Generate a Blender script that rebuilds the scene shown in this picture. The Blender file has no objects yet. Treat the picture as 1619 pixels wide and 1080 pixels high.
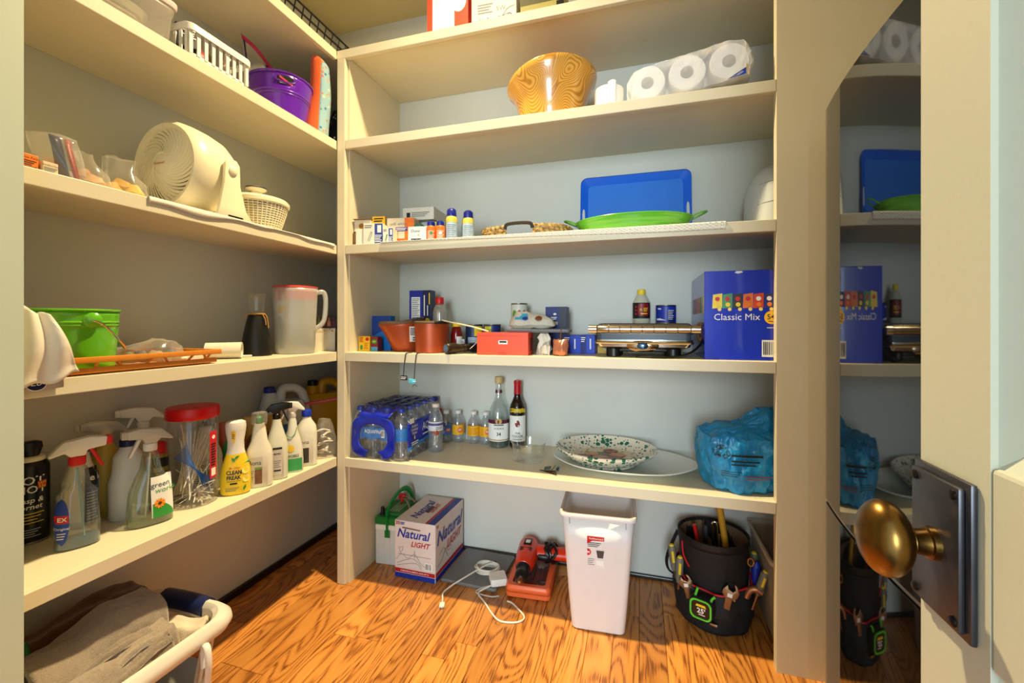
import bpy, bmesh, math, random
from mathutils import Vector, Matrix
sc = bpy.context.scene
COL = sc.collection
R = math.radians
rnd = random.Random(7)
# ---------------------------------------------------------------- camera
cam_d = bpy.data.cameras.new('camera')
cam_d.sensor_width = 36.0; cam_d.sensor_fit = 'HORIZONTAL'
cam_d.lens = 684.6/1619*36.0
cam_d.shift_y = -(540-511.2)/1619
cam_d.clip_start = 0.02
cam = bpy.data.objects.new('camera', cam_d); COL.objects.link(cam)
cam.location = (1.1355, -1.4751, 1.0509)
cam.rotation_euler = (R(90), 0, R(16.493))
sc.camera = cam
CAM = Vector(cam.location)
# ---------------------------------------------------------------- world: daylight of the rooms behind the doorway
w = bpy.data.worlds.new('world'); sc.world = w; w.use_nodes = True
w.node_tree.nodes['Background'].inputs[0].default_value = (0.72, 0.88, 1.0, 1)
w.node_tree.nodes['Background'].inputs[1].default_value = 1.25
pt = bpy.data.lights.new('doorway_portal', 'AREA'); pt.shape = 'RECTANGLE'; pt.size = .9; pt.size_y = 2.08; pt.cycles.is_portal = True
po = bpy.data.objects.new('doorway_portal', pt); COL.objects.link(po); po.location = (.95, -1.86, 1.04); po.rotation_euler = (R(90), 0, 0)
# daylight from the window of the next room, falling straight in through the doorway
wd = bpy.data.lights.new('window_daylight', 'AREA'); wd.shape = 'RECTANGLE'; wd.size = 1.1; wd.size_y = 1.6; wd.energy = 165; wd.color = (0.76, 0.92, 1.0)
wo = bpy.data.objects.new('window_daylight', wd); COL.objects.link(wo); wo.location = (1.15, -5.2, 1.45); wo.rotation_euler = (R(90), 0, 0)
# ---------------------------------------------------------------- the ceiling lamp's light, warm
ld = bpy.data.lights.new('ceiling_lamp_light', 'AREA'); ld.shape = 'DISK'; ld.size = .07; ld.energy = 37; ld.color = (1.0, 0.79, 0.44)
ld.use_nodes = True; nt = ld.node_tree; lf = nt.nodes.new('ShaderNodeLightFalloff'); lf.inputs['Strength'].default_value = 1.0; lf.inputs['Smooth'].default_value = 0.3
nt.links.new(lf.outputs['Linear'], nt.nodes['Emission'].inputs['Strength'])
lo = bpy.data.objects.new('ceiling_lamp_light', ld); COL.objects.link(lo); lo.location = (0.56, -0.20, 2.50)
sc.view_settings.view_transform = 'Standard'; sc.view_settings.look = 'None'
sc.view_settings.exposure = 0.12; sc.view_settings.gamma = 1.0; sc.view_settings.use_curve_mapping = False
# ---------------------------------------------------------------- materials
def lin(c): return tuple(((v/255)/12.92 if v/255 <= .04045 else ((v/255+.055)/1.055)**2.4) for v in c)
MC = {}
def mat(col, rough=.5, metal=0., noise=.06, scale=30., bump=0., trans=0., ior=1.45, alpha=1., spec=None, emit=0., key=None, coat=0., sheen=0., bscale=None, thin=False):
    k = (col, rough, metal, noise, scale, bump, trans, ior, alpha, spec, emit, coat, sheen, bscale, thin)
    if k in MC: return MC[k]
    m = bpy.data.materials.new('paint_%d' % len(MC)); m.use_nodes = True; MC[k] = m
    nt = m.node_tree; p = nt.nodes['Principled BSDF']; L = lin(col)
    p.inputs['Base Color'].default_value = (*L, 1); p.inputs['Roughness'].default_value = rough; p.inputs['Metallic'].default_value = metal
    p.inputs['IOR'].default_value = ior
    if trans: p.inputs['Transmission Weight'].default_value = trans
    if alpha < 1: p.inputs['Alpha'].default_value = alpha
    if spec is not None: p.inputs['Specular IOR Level'].default_value = spec
    if coat: p.inputs['Coat Weight'].default_value = coat; p.inputs['Coat Roughness'].default_value = .08
    if sheen: p.inputs['Sheen Weight'].default_value = sheen
    if emit: p.inputs['Emission Color'].default_value = (*L, 1); p.inputs['Emission Strength'].default_value = emit
    if noise or bump:
        tc = nt.nodes.new('ShaderNodeTexCoord'); nz = nt.nodes.new('ShaderNodeTexNoise')
        nz.inputs['Scale'].default_value = scale; nz.inputs['Detail'].default_value = 4
        nt.links.new(tc.outputs['Object'], nz.inputs['Vector'])
        if noise:
            mx = nt.nodes.new('ShaderNodeMix'); mx.data_type = 'RGBA'
            mx.inputs[6].default_value = (*[max(0, v*(1-noise*2)) for v in L], 1); mx.inputs[7].default_value = (*[min(1, v*(1+noise*2)) for v in L], 1)
            nt.links.new(nz.outputs['Fac'], mx.inputs[0]); nt.links.new(mx.outputs[2], p.inputs['Base Color'])
        if bump:
            n2 = nz
            if bscale:
                n2 = nt.nodes.new('ShaderNodeTexNoise'); n2.inputs['Scale'].default_value = bscale; n2.inputs['Detail'].default_value = 3
                nt.links.new(tc.outputs['Object'], n2.inputs['Vector'])
            b = nt.nodes.new('ShaderNodeBump'); b.inputs['Strength'].default_value = min(1, bump); b.inputs['Distance'].default_value = .002*max(1, bump)
            nt.links.new(n2.outputs['Fac'], b.inputs['Height']); nt.links.new(b.outputs['Normal'], p.inputs['Normal'])
    return m
def glass(col=(255, 255, 255), rough=.02, ior=1.45, alpha=.25):
    """clear thin plastic or glass: a mix of transparency and gloss so that light still reaches the things inside"""
    k = ('g', col, rough, ior, alpha)
    if k in MC: return MC[k]
    m = bpy.data.materials.new('clear_%d' % len(MC)); m.use_nodes = True; MC[k] = m
    nt = m.node_tree; p = nt.nodes['Principled BSDF']; L = lin(col)
    p.inputs['Base Color'].default_value = (*L, 1); p.inputs['Roughness'].default_value = rough; p.inputs['IOR'].default_value = ior
    tr = nt.nodes.new('ShaderNodeBsdfTransparent'); tr.inputs[0].default_value = (*[.55+.45*v for v in L], 1)
    mx = nt.nodes.new('ShaderNodeMixShader'); lw = nt.nodes.new('ShaderNodeLayerWeight'); lw.inputs['Blend'].default_value = .5
    pw_ = nt.nodes.new('ShaderNodeMath'); pw_.operation = 'POWER'; pw_.inputs[1].default_value = 3.; nt.links.new(lw.outputs['Facing'], pw_.inputs[0])
    mr = nt.nodes.new('ShaderNodeMapRange'); mr.inputs['To Min'].default_value = alpha*.5; mr.inputs['To Max'].default_value = min(1, alpha*.5+.45)
    gl = nt.nodes.new('ShaderNodeBsdfGlossy'); gl.inputs['Roughness'].default_value = max(.04, rough*.7); gl.inputs['Color'].default_value = (.95, .95, .95, 1)
    m0 = nt.nodes.new('ShaderNodeMixShader'); m0.inputs[0].default_value = min(.9, alpha*1.4)
    nt.links.new(gl.outputs[0], m0.inputs[1]); nt.links.new(p.outputs[0], m0.inputs[2])
    nt.links.new(pw_.outputs[0], mr.inputs['Value']); nt.links.new(mr.outputs[0], mx.inputs[0])
    nt.links.new(tr.outputs[0], mx.inputs[1]); nt.links.new(m0.outputs[0], mx.inputs[2]); nt.links.new(mx.outputs[0], nt.nodes['Material Output'].inputs[0])
    return m
# ---------------------------------------------------------------- mesh builder
class M:
    def __init__(s): s.v = []; s.f = []
    def add(s, vs, fs):
        n = len(s.v); s.v += [tuple(v) for v in vs]; s.f += [tuple(i+n for i in f) for f in fs]; return s
    def box(s, x0, x1, y0, y1, z0, z1):
        return s.add([(x0,y0,z0),(x1,y0,z0),(x1,y1,z0),(x0,y1,z0),(x0,y0,z1),(x1,y0,z1),(x1,y1,z1),(x0,y1,z1)],
                     [(0,3,2,1),(4,5,6,7),(0,1,5,4),(1,2,6,5),(2,3,7,6),(3,0,4,7)])
    def loft(s, rings, cap0=True, cap1=True, closed=True):
        n = len(rings[0]); vs = [p for r in rings for p in r]; fs = []
        for i in range(len(rings)-1):
            for j in range(n if closed else n-1):
                k = (j+1) % n; fs.append((i*n+j, i*n+k, (i+1)*n+k, (i+1)*n+j))
        if cap0: fs.append(tuple(range(n-1, -1, -1)))
        if cap1: fs.append(tuple((len(rings)-1)*n+j for j in range(n)))
        return s.add(vs, fs)
    def lathe(s, prof, n=28, cx=0, cy=0, sx=1, sy=1, cap0=True, cap1=True):
        return s.loft([[(cx+r*sx*math.cos(2*math.pi*j/n), cy+r*sy*math.sin(2*math.pi*j/n), z) for j in range(n)] for r, z in prof], cap0, cap1)
    def tube(s, pts, r, n=8, closed=False, flat=1.0, cap=True):
        pts = [Vector(p) for p in pts]; N = len(pts); rings = []; up = None
        for i, p in enumerate(pts):
            a = pts[i-1] if (i or closed) else p; b = pts[(i+1) % N] if (i < N-1 or closed) else p
            t = (b-a).normalized()
            if up is None: up = Vector((0,0,1)) if abs(t.z) < .9 else Vector((1,0,0))
            sd = t.cross(up).normalized(); up = sd.cross(t).normalized(); rr = r[i] if isinstance(r, (list, tuple)) else r
            rings.append([p+sd*math.cos(2*math.pi*j/n)*rr+up*math.sin(2*math.pi*j/n)*rr*flat for j in range(n)])
        if closed: rings.append(rings[0]); return s.loft(rings, False, False)
        return s.loft(rings, cap, cap)
    def grid(s, fn, nu, nv):
        vs = [fn(i/nu, j/nv) for j in range(nv+1) for i in range(nu+1)]; w = nu+1
        return s.add(vs, [(j*w+i, j*w+i+1, (j+1)*w+i+1, (j+1)*w+i) for j in range(nv) for i in range(nu)])
    def poly(s, pts, d):
        """flat polygon in XZ given as (x,z), from y=0 to y=d"""
        n = len(pts)
        return s.add([(x,0,z) for x,z in pts]+[(x,d,z) for x,z in pts], [tuple(range(n)), tuple(range(2*n-1,n-1,-1))]+[(i,n+i,n+(i+1)%n,(i+1)%n) for i in range(n)])
    def xf(s, loc=(0,0,0), rz=0, rx=0, ry=0, sc=1):
        mt = Matrix.Translation(loc) @ Matrix.Rotation(rz,4,'Z') @ Matrix.Rotation(rx,4,'X') @ Matrix.Rotation(ry,4,'Y') @ Matrix.Diagonal((*(sc if isinstance(sc,(tuple,list)) else (sc,sc,sc)),1))
        s.v = [tuple(mt @ Vector(v)) for v in s.v]; return s
    def jit(s, a, seed=1, sc=20):
        from mathutils import noise
        s.v = [tuple(Vector(v)+a*Vector(noise.noise_vector(Vector(v)*sc+Vector((seed*3.1,seed*1.7,0))))) for v in s.v]; return s
def rrect(hx, hy, r, z, n=5, cx=0, cy=0):
    out = []
    for qx, qy, a0 in ((1,1,0),(-1,1,90),(-1,-1,180),(1,-1,270)):
        for i in range(n+1):
            a = R(a0+90*i/n); out.append((cx+qx*(hx-r)+r*math.cos(a), cy+qy*(hy-r)+r*math.sin(a), z))
    return out
def sell(rx, ry, z, n=32, e=2.0, cx=0, cy=0):
    out = []
    for j in range(n):
        a = 2*math.pi*j/n; c, s = math.cos(a), math.sin(a)
        out.append((cx+rx*math.copysign(abs(c)**(2/e), c), cy+ry*math.copysign(abs(s)**(2/e), s), z))
    return out
def mk(name, b, m, bev=0., smooth=True, seg=2, angle=35, sub=0, solid=0.):
    me = bpy.data.meshes.new(name); bm = bmesh.new()
    vs = [bm.verts.new(v) for v in b.v]
    for f in b.f:
        try: bm.faces.new([vs[i] for i in f])
        except ValueError: pass
    bmesh.ops.remove_doubles(bm, verts=bm.verts, dist=1e-6)
    bmesh.ops.recalc_face_normals(bm, faces=bm.faces)
    if bev:
        es = [e for e in bm.edges if len(e.link_faces) == 2 and e.calc_face_angle(0) > R(angle)]
        bmesh.ops.bevel(bm, geom=es, offset=bev, segments=seg, profile=.5, affect='EDGES', clamp_overlap=True)
    for f in bm.faces: f.smooth = smooth
    if smooth:
        for e in bm.edges: e.smooth = not (len(e.link_faces) == 2 and e.calc_face_angle(0) > R(42))
    bm.to_mesh(me); bm.free(); me.materials.append(m)
    o = bpy.data.objects.new(name, me); COL.objects.link(o)
    if solid:
        md = o.modifiers.new('thickness', 'SOLIDIFY'); md.thickness = solid; md.offset = -1
    if sub:
        md = o.modifiers.new('smooth', 'SUBSURF'); md.levels = sub; md.render_levels = sub
    return o
def tag(o, label, cat, group=None):
    o['label'] = label; o['category'] = cat
    if group: o['group'] = group
    return o
def thing(name, label, cat, loc=(0,0,0), rz=0, group=None):
    o = bpy.data.objects.new(name, None); o.empty_display_size = .05; COL.objects.link(o); o.location = loc; o.rotation_euler = (0,0,R(rz))
    return tag(o, label, cat, group)
def part(par, name, b, m, label=None, **k):
    o = mk(name, b, m, **k); o.parent = par
    if label: o['label'] = label
    return o
def solo(name, label, cat, b, m, loc=(0,0,0), rz=0, group=None, **k):
    o = mk(name, b, m, **k); o.location = loc; o.rotation_euler = (0,0,R(rz)); return tag(o, label, cat, group)
def struct(name, b, m, **k):
    o = mk(name, b, m, smooth=False, **k); o['kind'] = 'structure'; return o
TXT = {}
def textmesh(s, size, shear=0., bold=0., sx=1., align='CENTER', res=2):
    """lettering outline as a flat mesh in XY"""
    k = (s, shear, bold, res)
    if k not in TXT:
        cu = bpy.data.curves.new('lettering', 'FONT'); cu.body = s; cu.size = 1.; cu.shear = shear; cu.offset = bold; cu.resolution_u = res
        o = bpy.data.objects.new('lettering', cu); COL.objects.link(o); bpy.context.view_layer.update()
        me = bpy.data.meshes.new_from_object(o.evaluated_get(bpy.context.evaluated_depsgraph_get()))
        b = M(); b.v = [tuple(v.co) for v in me.vertices]; b.f = [tuple(p.vertices) for p in me.polygons]
        bpy.data.objects.remove(o); bpy.data.curves.remove(cu); bpy.data.meshes.remove(me); TXT[k] = b
    t = TXT[k]; xs = [v[0] for v in t.v] or [0]; ys = [v[1] for v in t.v] or [0]
    x0 = {'CENTER': (min(xs)+max(xs))/2, 'LEFT': min(xs), 'RIGHT': max(xs)}[align]; yc = .34
    b = M(); b.v = [((v[0]-x0)*size*sx, (v[1]-yc)*size, 0) for v in t.v]; b.f = list(t.f); return b
def write(par, s, size, m, fn=None, at=(0,0), name='lettering', ang=0, **k):
    """print text on the front (local -Y side) of a thing; fn(x,z) gives the front surface's y"""
    b = textmesh(s, size, **k); ca, sa = math.cos(R(ang)), math.sin(R(ang)); vs = []
    for x, y, _ in b.v:
        X, Z = at[0]+x*ca-y*sa, at[1]+x*sa+y*ca
        p = fn(X, Z) if fn else (X, 0, Z)
        vs.append(p if isinstance(p, tuple) else (X, p, Z))
    b.v = vs; return part(par, name, b, m, smooth=False)
def prof_at(prof, z):
    for a, b in zip(prof, prof[1:]):
        if a[0] <= z <= b[0] and b[0] > a[0]:
            t = (z-a[0])/(b[0]-a[0]); return [a[i]+(b[i]-a[i])*t for i in range(1, len(a))]
    return list(prof[0][1:]) if z < prof[0][0] else list(prof[-1][1:])
def bottle_mesh(prof, n=36, cap0=True, cap1=True):
    """prof rows: (z, rx, ry, exponent, cx)"""
    return M().loft([sell(q[1], q[2], q[0], n, q[3] if len(q) > 3 else 2, q[4] if len(q) > 4 else 0) for q in prof], cap0, cap1)
def front(prof, off=.0006):
    def fn(x, z):
        q = prof_at(prof, z); rx, ry = q[0], q[1]; e = q[2] if len(q) > 2 else 2; cx = q[3] if len(q) > 3 else 0
        t = min(.995, abs(x-cx)/rx); return -(ry*(1-t**e)**(1/e))-off
    return fn
def wrap(prof, off=.0006):
    """for round things: x is arc length, returns the full point"""
    def fn(x, z):
        r = prof_at(prof, z)[0]+off; a = x/max(r, 1e-4); return (r*math.sin(a), -r*math.cos(a), z)
    return fn
def patch(par, name, fn, x0, x1, z0, z1, m, nu=10, nv=6, label=None, shape=None):
    """a printed label laid on the front surface; shape(t) returns (left,right) fractions at height fraction t"""
    def g(u, v):
        a, c = shape(v) if shape else (0, 1); X = x0+(x1-x0)*(a+(c-a)*u); Z = z0+(z1-z0)*v; p = fn(X, Z) if fn else (X, 0, Z)
        return p if isinstance(p, tuple) else (X, p, Z)
    return part(par, name, M().grid(g, nu, nv), m, label=label)
def oval(t): s = math.sqrt(max(0, 1-(2*t-1)**2)); return (.5-.5*s, .5+.5*s)
def disc_pts(cx, cz, r, n=20, sx=1): return [(cx+r*sx*math.cos(2*math.pi*i/n), cz+r*math.sin(2*math.pi*i/n)) for i in range(n)]
def flat(par, name, pts, m, fn=None, y=-.0006, label=None):
    """flat printed shape (list of (x,z)) on the front face"""
    b = M(); b.add([(x, y, z) if fn is None else ((lambda p: p if isinstance(p, tuple) else (x, p, z))(fn(x, z))) for x, z in pts], [tuple(range(len(pts)))])
    return part(par, name, b, m, label=label, smooth=False)
def rect(x0, x1, z0, z1): return [(x0,z0),(x1,z0),(x1,z1),(x0,z1)]
def smoothpath(pts, n=6):
    P = [Vector(p) for p in pts]; out = []
    for i in range(len(P)-1):
        p0, p1, p2, p3 = P[max(i-1,0)], P[i], P[i+1], P[min(i+2,len(P)-1)]
        for k in range(n):
            t = k/n; out.append(.5*((2*p1)+(p2-p0)*t+(2*p0-5*p1+4*p2-p3)*t*t+(3*p1-p0-3*p2+p3)*t**3))
    out.append(P[-1]); return out
def facing(x, y): return math.degrees(math.atan2(CAM.x-x, -(CAM.y-y)))
# ================================================================ the room
D = .40; W = 1.529; SW = .038; XL = -.3615; T = .036
Z1, Z2, Z3, Z4, Z5 = 2.150, 1.786, 1.365, .935, .511
ZC = 2.53
PAINT = mat((218, 208, 180), .42, noise=.02, scale=6, bump=.12, bscale=160)
WALLP = mat((204, 205, 196), .5, noise=.02, scale=5, bump=.1, bscale=120)
CEILM = mat((200, 186, 140), .7, noise=.02, scale=5)
struct('wall_left', M().box(XL-.1, XL, -.953, D, 0, ZC), WALLP)
struct('wall_back', M().box(XL-.1, 1.80, D, D+.1, 0, ZC), WALLP)
struct('wall_back_right', M().box(W, 2.60, 0, .03, 0, ZC).box(1.72, 1.80, .03, D, 0, ZC), PAINT)
struct('wall_right', M().box(2.50, 2.60, -2.0, 0, 0, ZC), WALLP)
struct('wall_front_left', M().box(-.60, .02, -1.06, -.953, 0, ZC).box(-.60, -.50, -1.85, -1.06, 0, ZC), mat((196, 206, 190), .5, noise=.02, scale=5))
struct('wall_front', M().box(-.6, .50, -1.97, -1.85, 0, ZC).box(1.40, 2.60, -1.97, -1.85, 0, ZC).box(.50, 1.40, -1.97, -1.85, 2.08, ZC), WALLP)
struct('ceiling', M().box(-.6, 2.60, -1.97, D+.1, ZC, ZC+.08), CEILM)
DARK = mat((34, 22, 16), .3, noise=.2, scale=20)
struct('baseboard_back', M().box(0.012, 1.72, D-.014, D, 0, .016), DARK, bev=.004)
struct('baseboard_left', M().box(XL, XL+.014, -.93, D, 0, .03), DARK, bev=.004)
# ---- floor planks of oak
def oak():
    m = bpy.data.materials.new('oak_plank'); m.use_nodes = True; nt = m.node_tree; N = nt.nodes; Lk = nt.links; p = N['Principled BSDF']
    tc = N.new('ShaderNodeTexCoord'); oi = N.new('ShaderNodeObjectInfo')
    mul = N.new('ShaderNodeVectorMath'); mul.operation = 'SCALE'; mul.inputs['Scale'].default_value = 37.
    cb = N.new('ShaderNodeCombineXYZ'); Lk.new(oi.outputs['Random'], cb.inputs[0]); Lk.new(oi.outputs['Random'], cb.inputs[1]); Lk.new(cb.outputs[0], mul.inputs[0])
    ad = N.new('ShaderNodeVectorMath'); ad.operation = 'ADD'; Lk.new(tc.outputs['Object'], ad.inputs[0]); Lk.new(mul.outputs[0], ad.inputs[1])
    mp = N.new('ShaderNodeMapping'); mp.inputs['Scale'].default_value = (8, 1.5, 1); Lk.new(ad.outputs[0], mp.inputs[0])
    n1 = N.new('ShaderNodeTexNoise'); n1.inputs['Scale'].default_value = 1.0; n1.inputs['Detail'].default_value = 1.2; n1.inputs['Distortion'].default_value = .35; Lk.new(mp.outputs[0], n1.inputs['Vector'])
    m1 = N.new('ShaderNodeMath'); m1.operation = 'MULTIPLY'; m1.inputs[1].default_value = 105.; Lk.new(n1.outputs['Fac'], m1.inputs[0])
    sn = N.new('ShaderNodeMath'); sn.operation = 'SINE'; Lk.new(m1.outputs[0], sn.inputs[0])
    mp2 = N.new('ShaderNodeMapping'); mp2.inputs['Scale'].default_value = (300, 12, 1); Lk.new(ad.outputs[0], mp2.inputs[0])
    n2 = N.new('ShaderNodeTexNoise'); n2.inputs['Scale'].default_value = 1.; n2.inputs['Detail'].default_value = 3; Lk.new(mp2.outputs[0], n2.inputs['Vector'])
    ss = N.new('ShaderNodeMath'); ss.operation = 'MULTIPLY_ADD'; ss.inputs[1].default_value = .24; ss.inputs[2].default_value = 0.0; Lk.new(sn.outputs[0], ss.inputs[0])
    sm = N.new('ShaderNodeMath'); sm.operation = 'ADD'; Lk.new(ss.outputs[0], sm.inputs[0]); Lk.new(n2.outputs['Fac'], sm.inputs[1])
    cr = N.new('ShaderNodeValToRGB'); e = cr.color_ramp.elements
    e[0].position = .15; e[0].color = (*lin((214, 146, 70)), 1); e[1].position = 1.0; e[1].color = (*lin((92, 50, 20)), 1)
    q = e.new(.62); q.color = (*lin((200, 128, 56)), 1); q = e.new(.78); q.color = (*lin((140, 82, 34)), 1)
    Lk.new(sm.outputs[0], cr.inputs[0])
    hv = N.new('ShaderNodeHueSaturation'); mr = N.new('ShaderNodeMapRange'); mr.inputs['To Min'].default_value = .72; mr.inputs['To Max'].default_value = 1.15
    Lk.new(oi.outputs['Random'], mr.inputs['Value']); Lk.new(mr.outputs[0], hv.inputs['Value']); Lk.new(cr.outputs[0], hv.inputs['Color']); Lk.new(hv.outputs[0], p.inputs['Base Color'])
    p.inputs['Roughness'].default_value = .3
    bp = N.new('ShaderNodeBump'); bp.inputs['Strength'].default_value = .25; bp.inputs['Distance'].default_value = .001; bp.invert = True; Lk.new(sm.outputs[0], bp.inputs['Height']); Lk.new(bp.outputs[0], p.inputs['Normal'])
    return m
OAK = oak()
floor = struct('floor', M().box(-1.6, 2.60, -2.6, D+.1, -.06, -.006), DARK)
pw = .083; plank_cache = {}
x = XL
while x < 1.70:
    y = -1.3 - rnd.random()*.5
    while y < D:
        ln = rnd.choice((.45, .6, .75, .9, 1.05)); y1 = min(y+ln, D+.05)
        key = round(y1-y, 3)
        if key not in plank_cache:
            q = mk('plank', M().box(.0006, pw-.0006, 0, y1-y-.001, -.02, 0), OAK, bev=.0012, smooth=False, seg=1); plank_cache[key] = q.data
        else:
            q = bpy.data.objects.new('plank', plank_cache[key]); COL.objects.link(q)
        q.parent = floor; q.location = (x, y, 0)
        y = y1
    x += pw
# ---------------------------------------------------------------- shelving
ZS = (Z1, Z2, Z3, Z4, Z5)
LN = ('topmost left shelf board, carrying the black wire basket', 'left shelf board carrying the purple pail', 'left shelf board carrying the cream fan', 'left shelf board carrying the pitcher and green pail', 'lowest left shelf board, carrying the cleaning bottles')
BN = ('topmost back shelf board, carrying gift boxes', 'back shelf board carrying the wooden bowl', 'back shelf board carrying the blue tray', 'back shelf board carrying the copper pots', 'lowest back shelf board, carrying water and wine bottles')
for z, lab in zip(ZS, LN):
    q = solo('shelf_board', 'cream painted '+lab, 'shelf', M().box(-SW-.018, -SW, -.951, -.001, -T, 0).box(XL+.0005, -SW-.0185, -.951, D-.002, -.026, 0).box(-SW-.018, -.0195, .0225, D-.002, -.026, 0), PAINT, (0, 0, z), group='cream shelf boards', bev=.0018, smooth=False)
struct('trim_1', M().box(-SW, 0, 0, .02, 0, Z1), PAINT, bev=.003)
struct('wall_partition', M().box(-.018, .008, .0205, D-.001, 0, Z1-.0005), PAINT)
for z, lab in zip(ZS, BN):
    x0 = -SW if z == Z1 else .0005
    solo('shelf_board', 'cream painted '+lab, 'shelf', M().box(x0, W-.0005, -.0005 if z == Z1 else 0, .018, -T if z != Z1 else -T+.0005, 0).box(.0085, W-.0005, .0185, .031, -.026, 0).box(.0085, 1.719, .031, D-.001, -.026, 0), PAINT, (0, 0, z), group='cream shelf boards', bev=.0018, smooth=False)
# ================================================================ common colours
WHITE = mat((232, 230, 224), .35, noise=.02); BLACK = mat((14, 14, 15), .35, noise=.1); INK = mat((20, 20, 24), .6, noise=0)
WHITEP = mat((238, 236, 230), .6, noise=0); REDP = mat((205, 24, 30), .4, noise=.03); BLUEP = mat((22, 40, 160), .4, noise=.03)
NAVY = mat((16, 24, 74), .4, noise=.04); YELP = mat((240, 205, 40), .45, noise=.03); GREENP = mat((40, 140, 60), .45, noise=.03); ORNP = mat((236, 120, 30), .45, noise=.03)
CREAM = mat((236, 228, 200), .35, noise=.02); CARD = mat((150, 112, 70), .8, noise=.08); KRAFT = mat((190, 160, 110), .8, noise=.06)
CHROME = mat((205, 200, 190), .18, metal=1, noise=.03); STEEL = mat((150, 148, 142), .32, metal=1, noise=.05); GREY = mat((120, 122, 124), .5, noise=.05)
CLEAR = glass((255, 255, 255), .03, alpha=.08); FILM = glass((250, 248, 242), .14, alpha=.34); HAZE = glass((236, 232, 222), .3, alpha=.4); FROST = glass((228, 230, 228), .35, alpha=.85)
LABELW = mat((236, 236, 232), .5, noise=0); GREYINK = mat((120, 120, 124), .6, noise=0)
def crinkle(prof, n=40, e=2.4, amp=.006, seed=1, sc=28, cap=True):
    """a soft crumpled bag lofted through rows (z, rx, ry, cx, cy)"""
    b = M().loft([sell(q[1], q[2], q[0], n, e, q[3] if len(q) > 3 else 0, q[4] if len(q) > 4 else 0) for q in prof], True, cap)
    z0 = min(v[2] for v in b.v); o = list(b.v); b.jit(amp, seed, sc); b.jit(amp*.5, seed+3, sc*2.6)
    b.v = [(x, y, max(z, z0)) for x, y, z in b.v]; return b
def lines(par, name, x0, x1, z0, z1, n, m, fn=None, y=-.0006, h=.45):
    """rows of unreadably small print"""
    b = M(); st = (z1-z0)/n
    for i in range(n):
        w = (x1-x0)*(1-.35*((i*7) % 3)/3); z = z1-st*(i+.7); k = 6
        row = []
        for j in range(k+1):
            X = x0+w*j/k
            for Z in (z, z+st*h):
                p = fn(X, Z) if fn else y; row.append(p if isinstance(p, tuple) else (X, p, Z))
        b.add(row, [(2*j, 2*j+2, 2*j+3, 2*j+1) for j in range(k)])
    return part(par, name, b, m, smooth=False)
def barcode(par, x0, x1, z0, z1, fn=None, y=-.0006, n=12):
    flat(par, 'barcode_ground', rect(x0, x1, z0, z1), LABELW, fn, y)
    b = M(); r2 = random.Random(5); x = x0+(x1-x0)*.08
    while x < x1-(x1-x0)*.12:
        w = (x1-x0)*r2.choice((.02, .035, .05)); ya = (fn(x, z0)-.0004) if fn else y-.0005
        b.add([(x, ya, z0+(z1-z0)*.12), (x+w, ya, z0+(z1-z0)*.12), (x+w, ya, z1-(z1-z0)*.1), (x, ya, z1-(z1-z0)*.1)], [(0,1,2,3)]); x += w+(x1-x0)*r2.choice((.025, .04, .06))
    part(par, 'barcode', b, INK, smooth=False)
# ================================================================ left shelves, top board
t = thing('wire_basket', 'black wire basket on the topmost left shelf in the corner', 'basket', (-.155, -.205, Z1))
b = M(); X0, X1, Y0, Y1 = -.10, .112, -.30, .285; HZ = .06
for z, g in ((.004, .015), (HZ*.55, .006), (HZ, 0)):
    b.tube([(X0+g, Y0+g, z), (X1-g, Y0+g, z), (X1-g, Y1-g, z), (X0+g, Y1-g, z)], .0038, 6, True)
part(t, 'rim_wires', b, BLACK)
b = M()
for i in range(15):
    y = Y0+.02+i*(Y1-Y0-.04)/14
    b.tube([(X1, y, HZ), (X1-.014, y, .004), (X0+.014, y, .004), (X0, y, HZ)], .0028, 5)
part(t, 'cross_wires', b, BLACK)
part(t, 'hook_handle', M().tube(smoothpath([(X1-.002, -.13, HZ), (X1+.004, -.135, HZ+.03), (X1+.006, -.10, HZ+.045), (X1+.004, -.06, HZ+.03), (X1-.002, -.065, HZ)]), .0026, 6), BLACK)
# ================================================================ left shelves, second board
t = thing('plastic_bin', 'translucent plastic storage bin on the left shelf, nearest the doorway', 'storage bin', (-.21, -.70, Z2))
part(t, 'tub', M().loft([rrect(.11, .098, .02, 0), rrect(.118, .106, .022, .10), rrect(.122, .11, .022, .115), rrect(.122, .11, .022, .125)], True, False), HAZE, solid=.002)
part(t, 'lid', M().loft([rrect(.125, .113, .022, .1255), rrect(.127, .115, .022, .130), rrect(.127, .115, .022, .140), rrect(.118, .106, .022, .146)]), mat((224, 206, 204), .3, noise=.02))
for i in range(3): part(t, 'bundled_cloth', crinkle([(.006+i*.034, .085, .075), (.02+i*.034, .098, .085), (.036+i*.034, .08, .075)], amp=.005, seed=i+2), mat(((220, 212, 196), (196, 184, 168), (226, 222, 214))[i], .8))
t = thing('handled_basket', 'white slotted plastic basket holding small packets on the left shelf', 'basket', (-.14, -.475, Z2), 0)
b = M()
def bk(f, z): return rrect(.075*f, .105*f, .02, z)
part(t, 'base', M().loft([bk(.84, 0), bk(.86, .012), bk(.87, .03)], True, False), WHITE, solid=.002)
part(t, 'rim', M().loft([bk(.965, .088), bk(1.0, .088), bk(1.005, .105), bk(.985, .108), bk(.962, .104)], False, False), WHITE, solid=.0015)
b = M()
for i in range(9):
    y = -.09+i*.0225
    for sx in (1, -1): b.box(sx*.0655-.0016, sx*.0655+.0016, y-.005, y+.005, .026, .092)
for i in range(6):
    x = -.055+i*.022
    for sy in (1, -1): b.box(x-.005, x+.005, sy*.0945-.0016, sy*.0945+.0016, .026, .092)
part(t, 'slotted_sides', b, WHITE, smooth=False)
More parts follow.
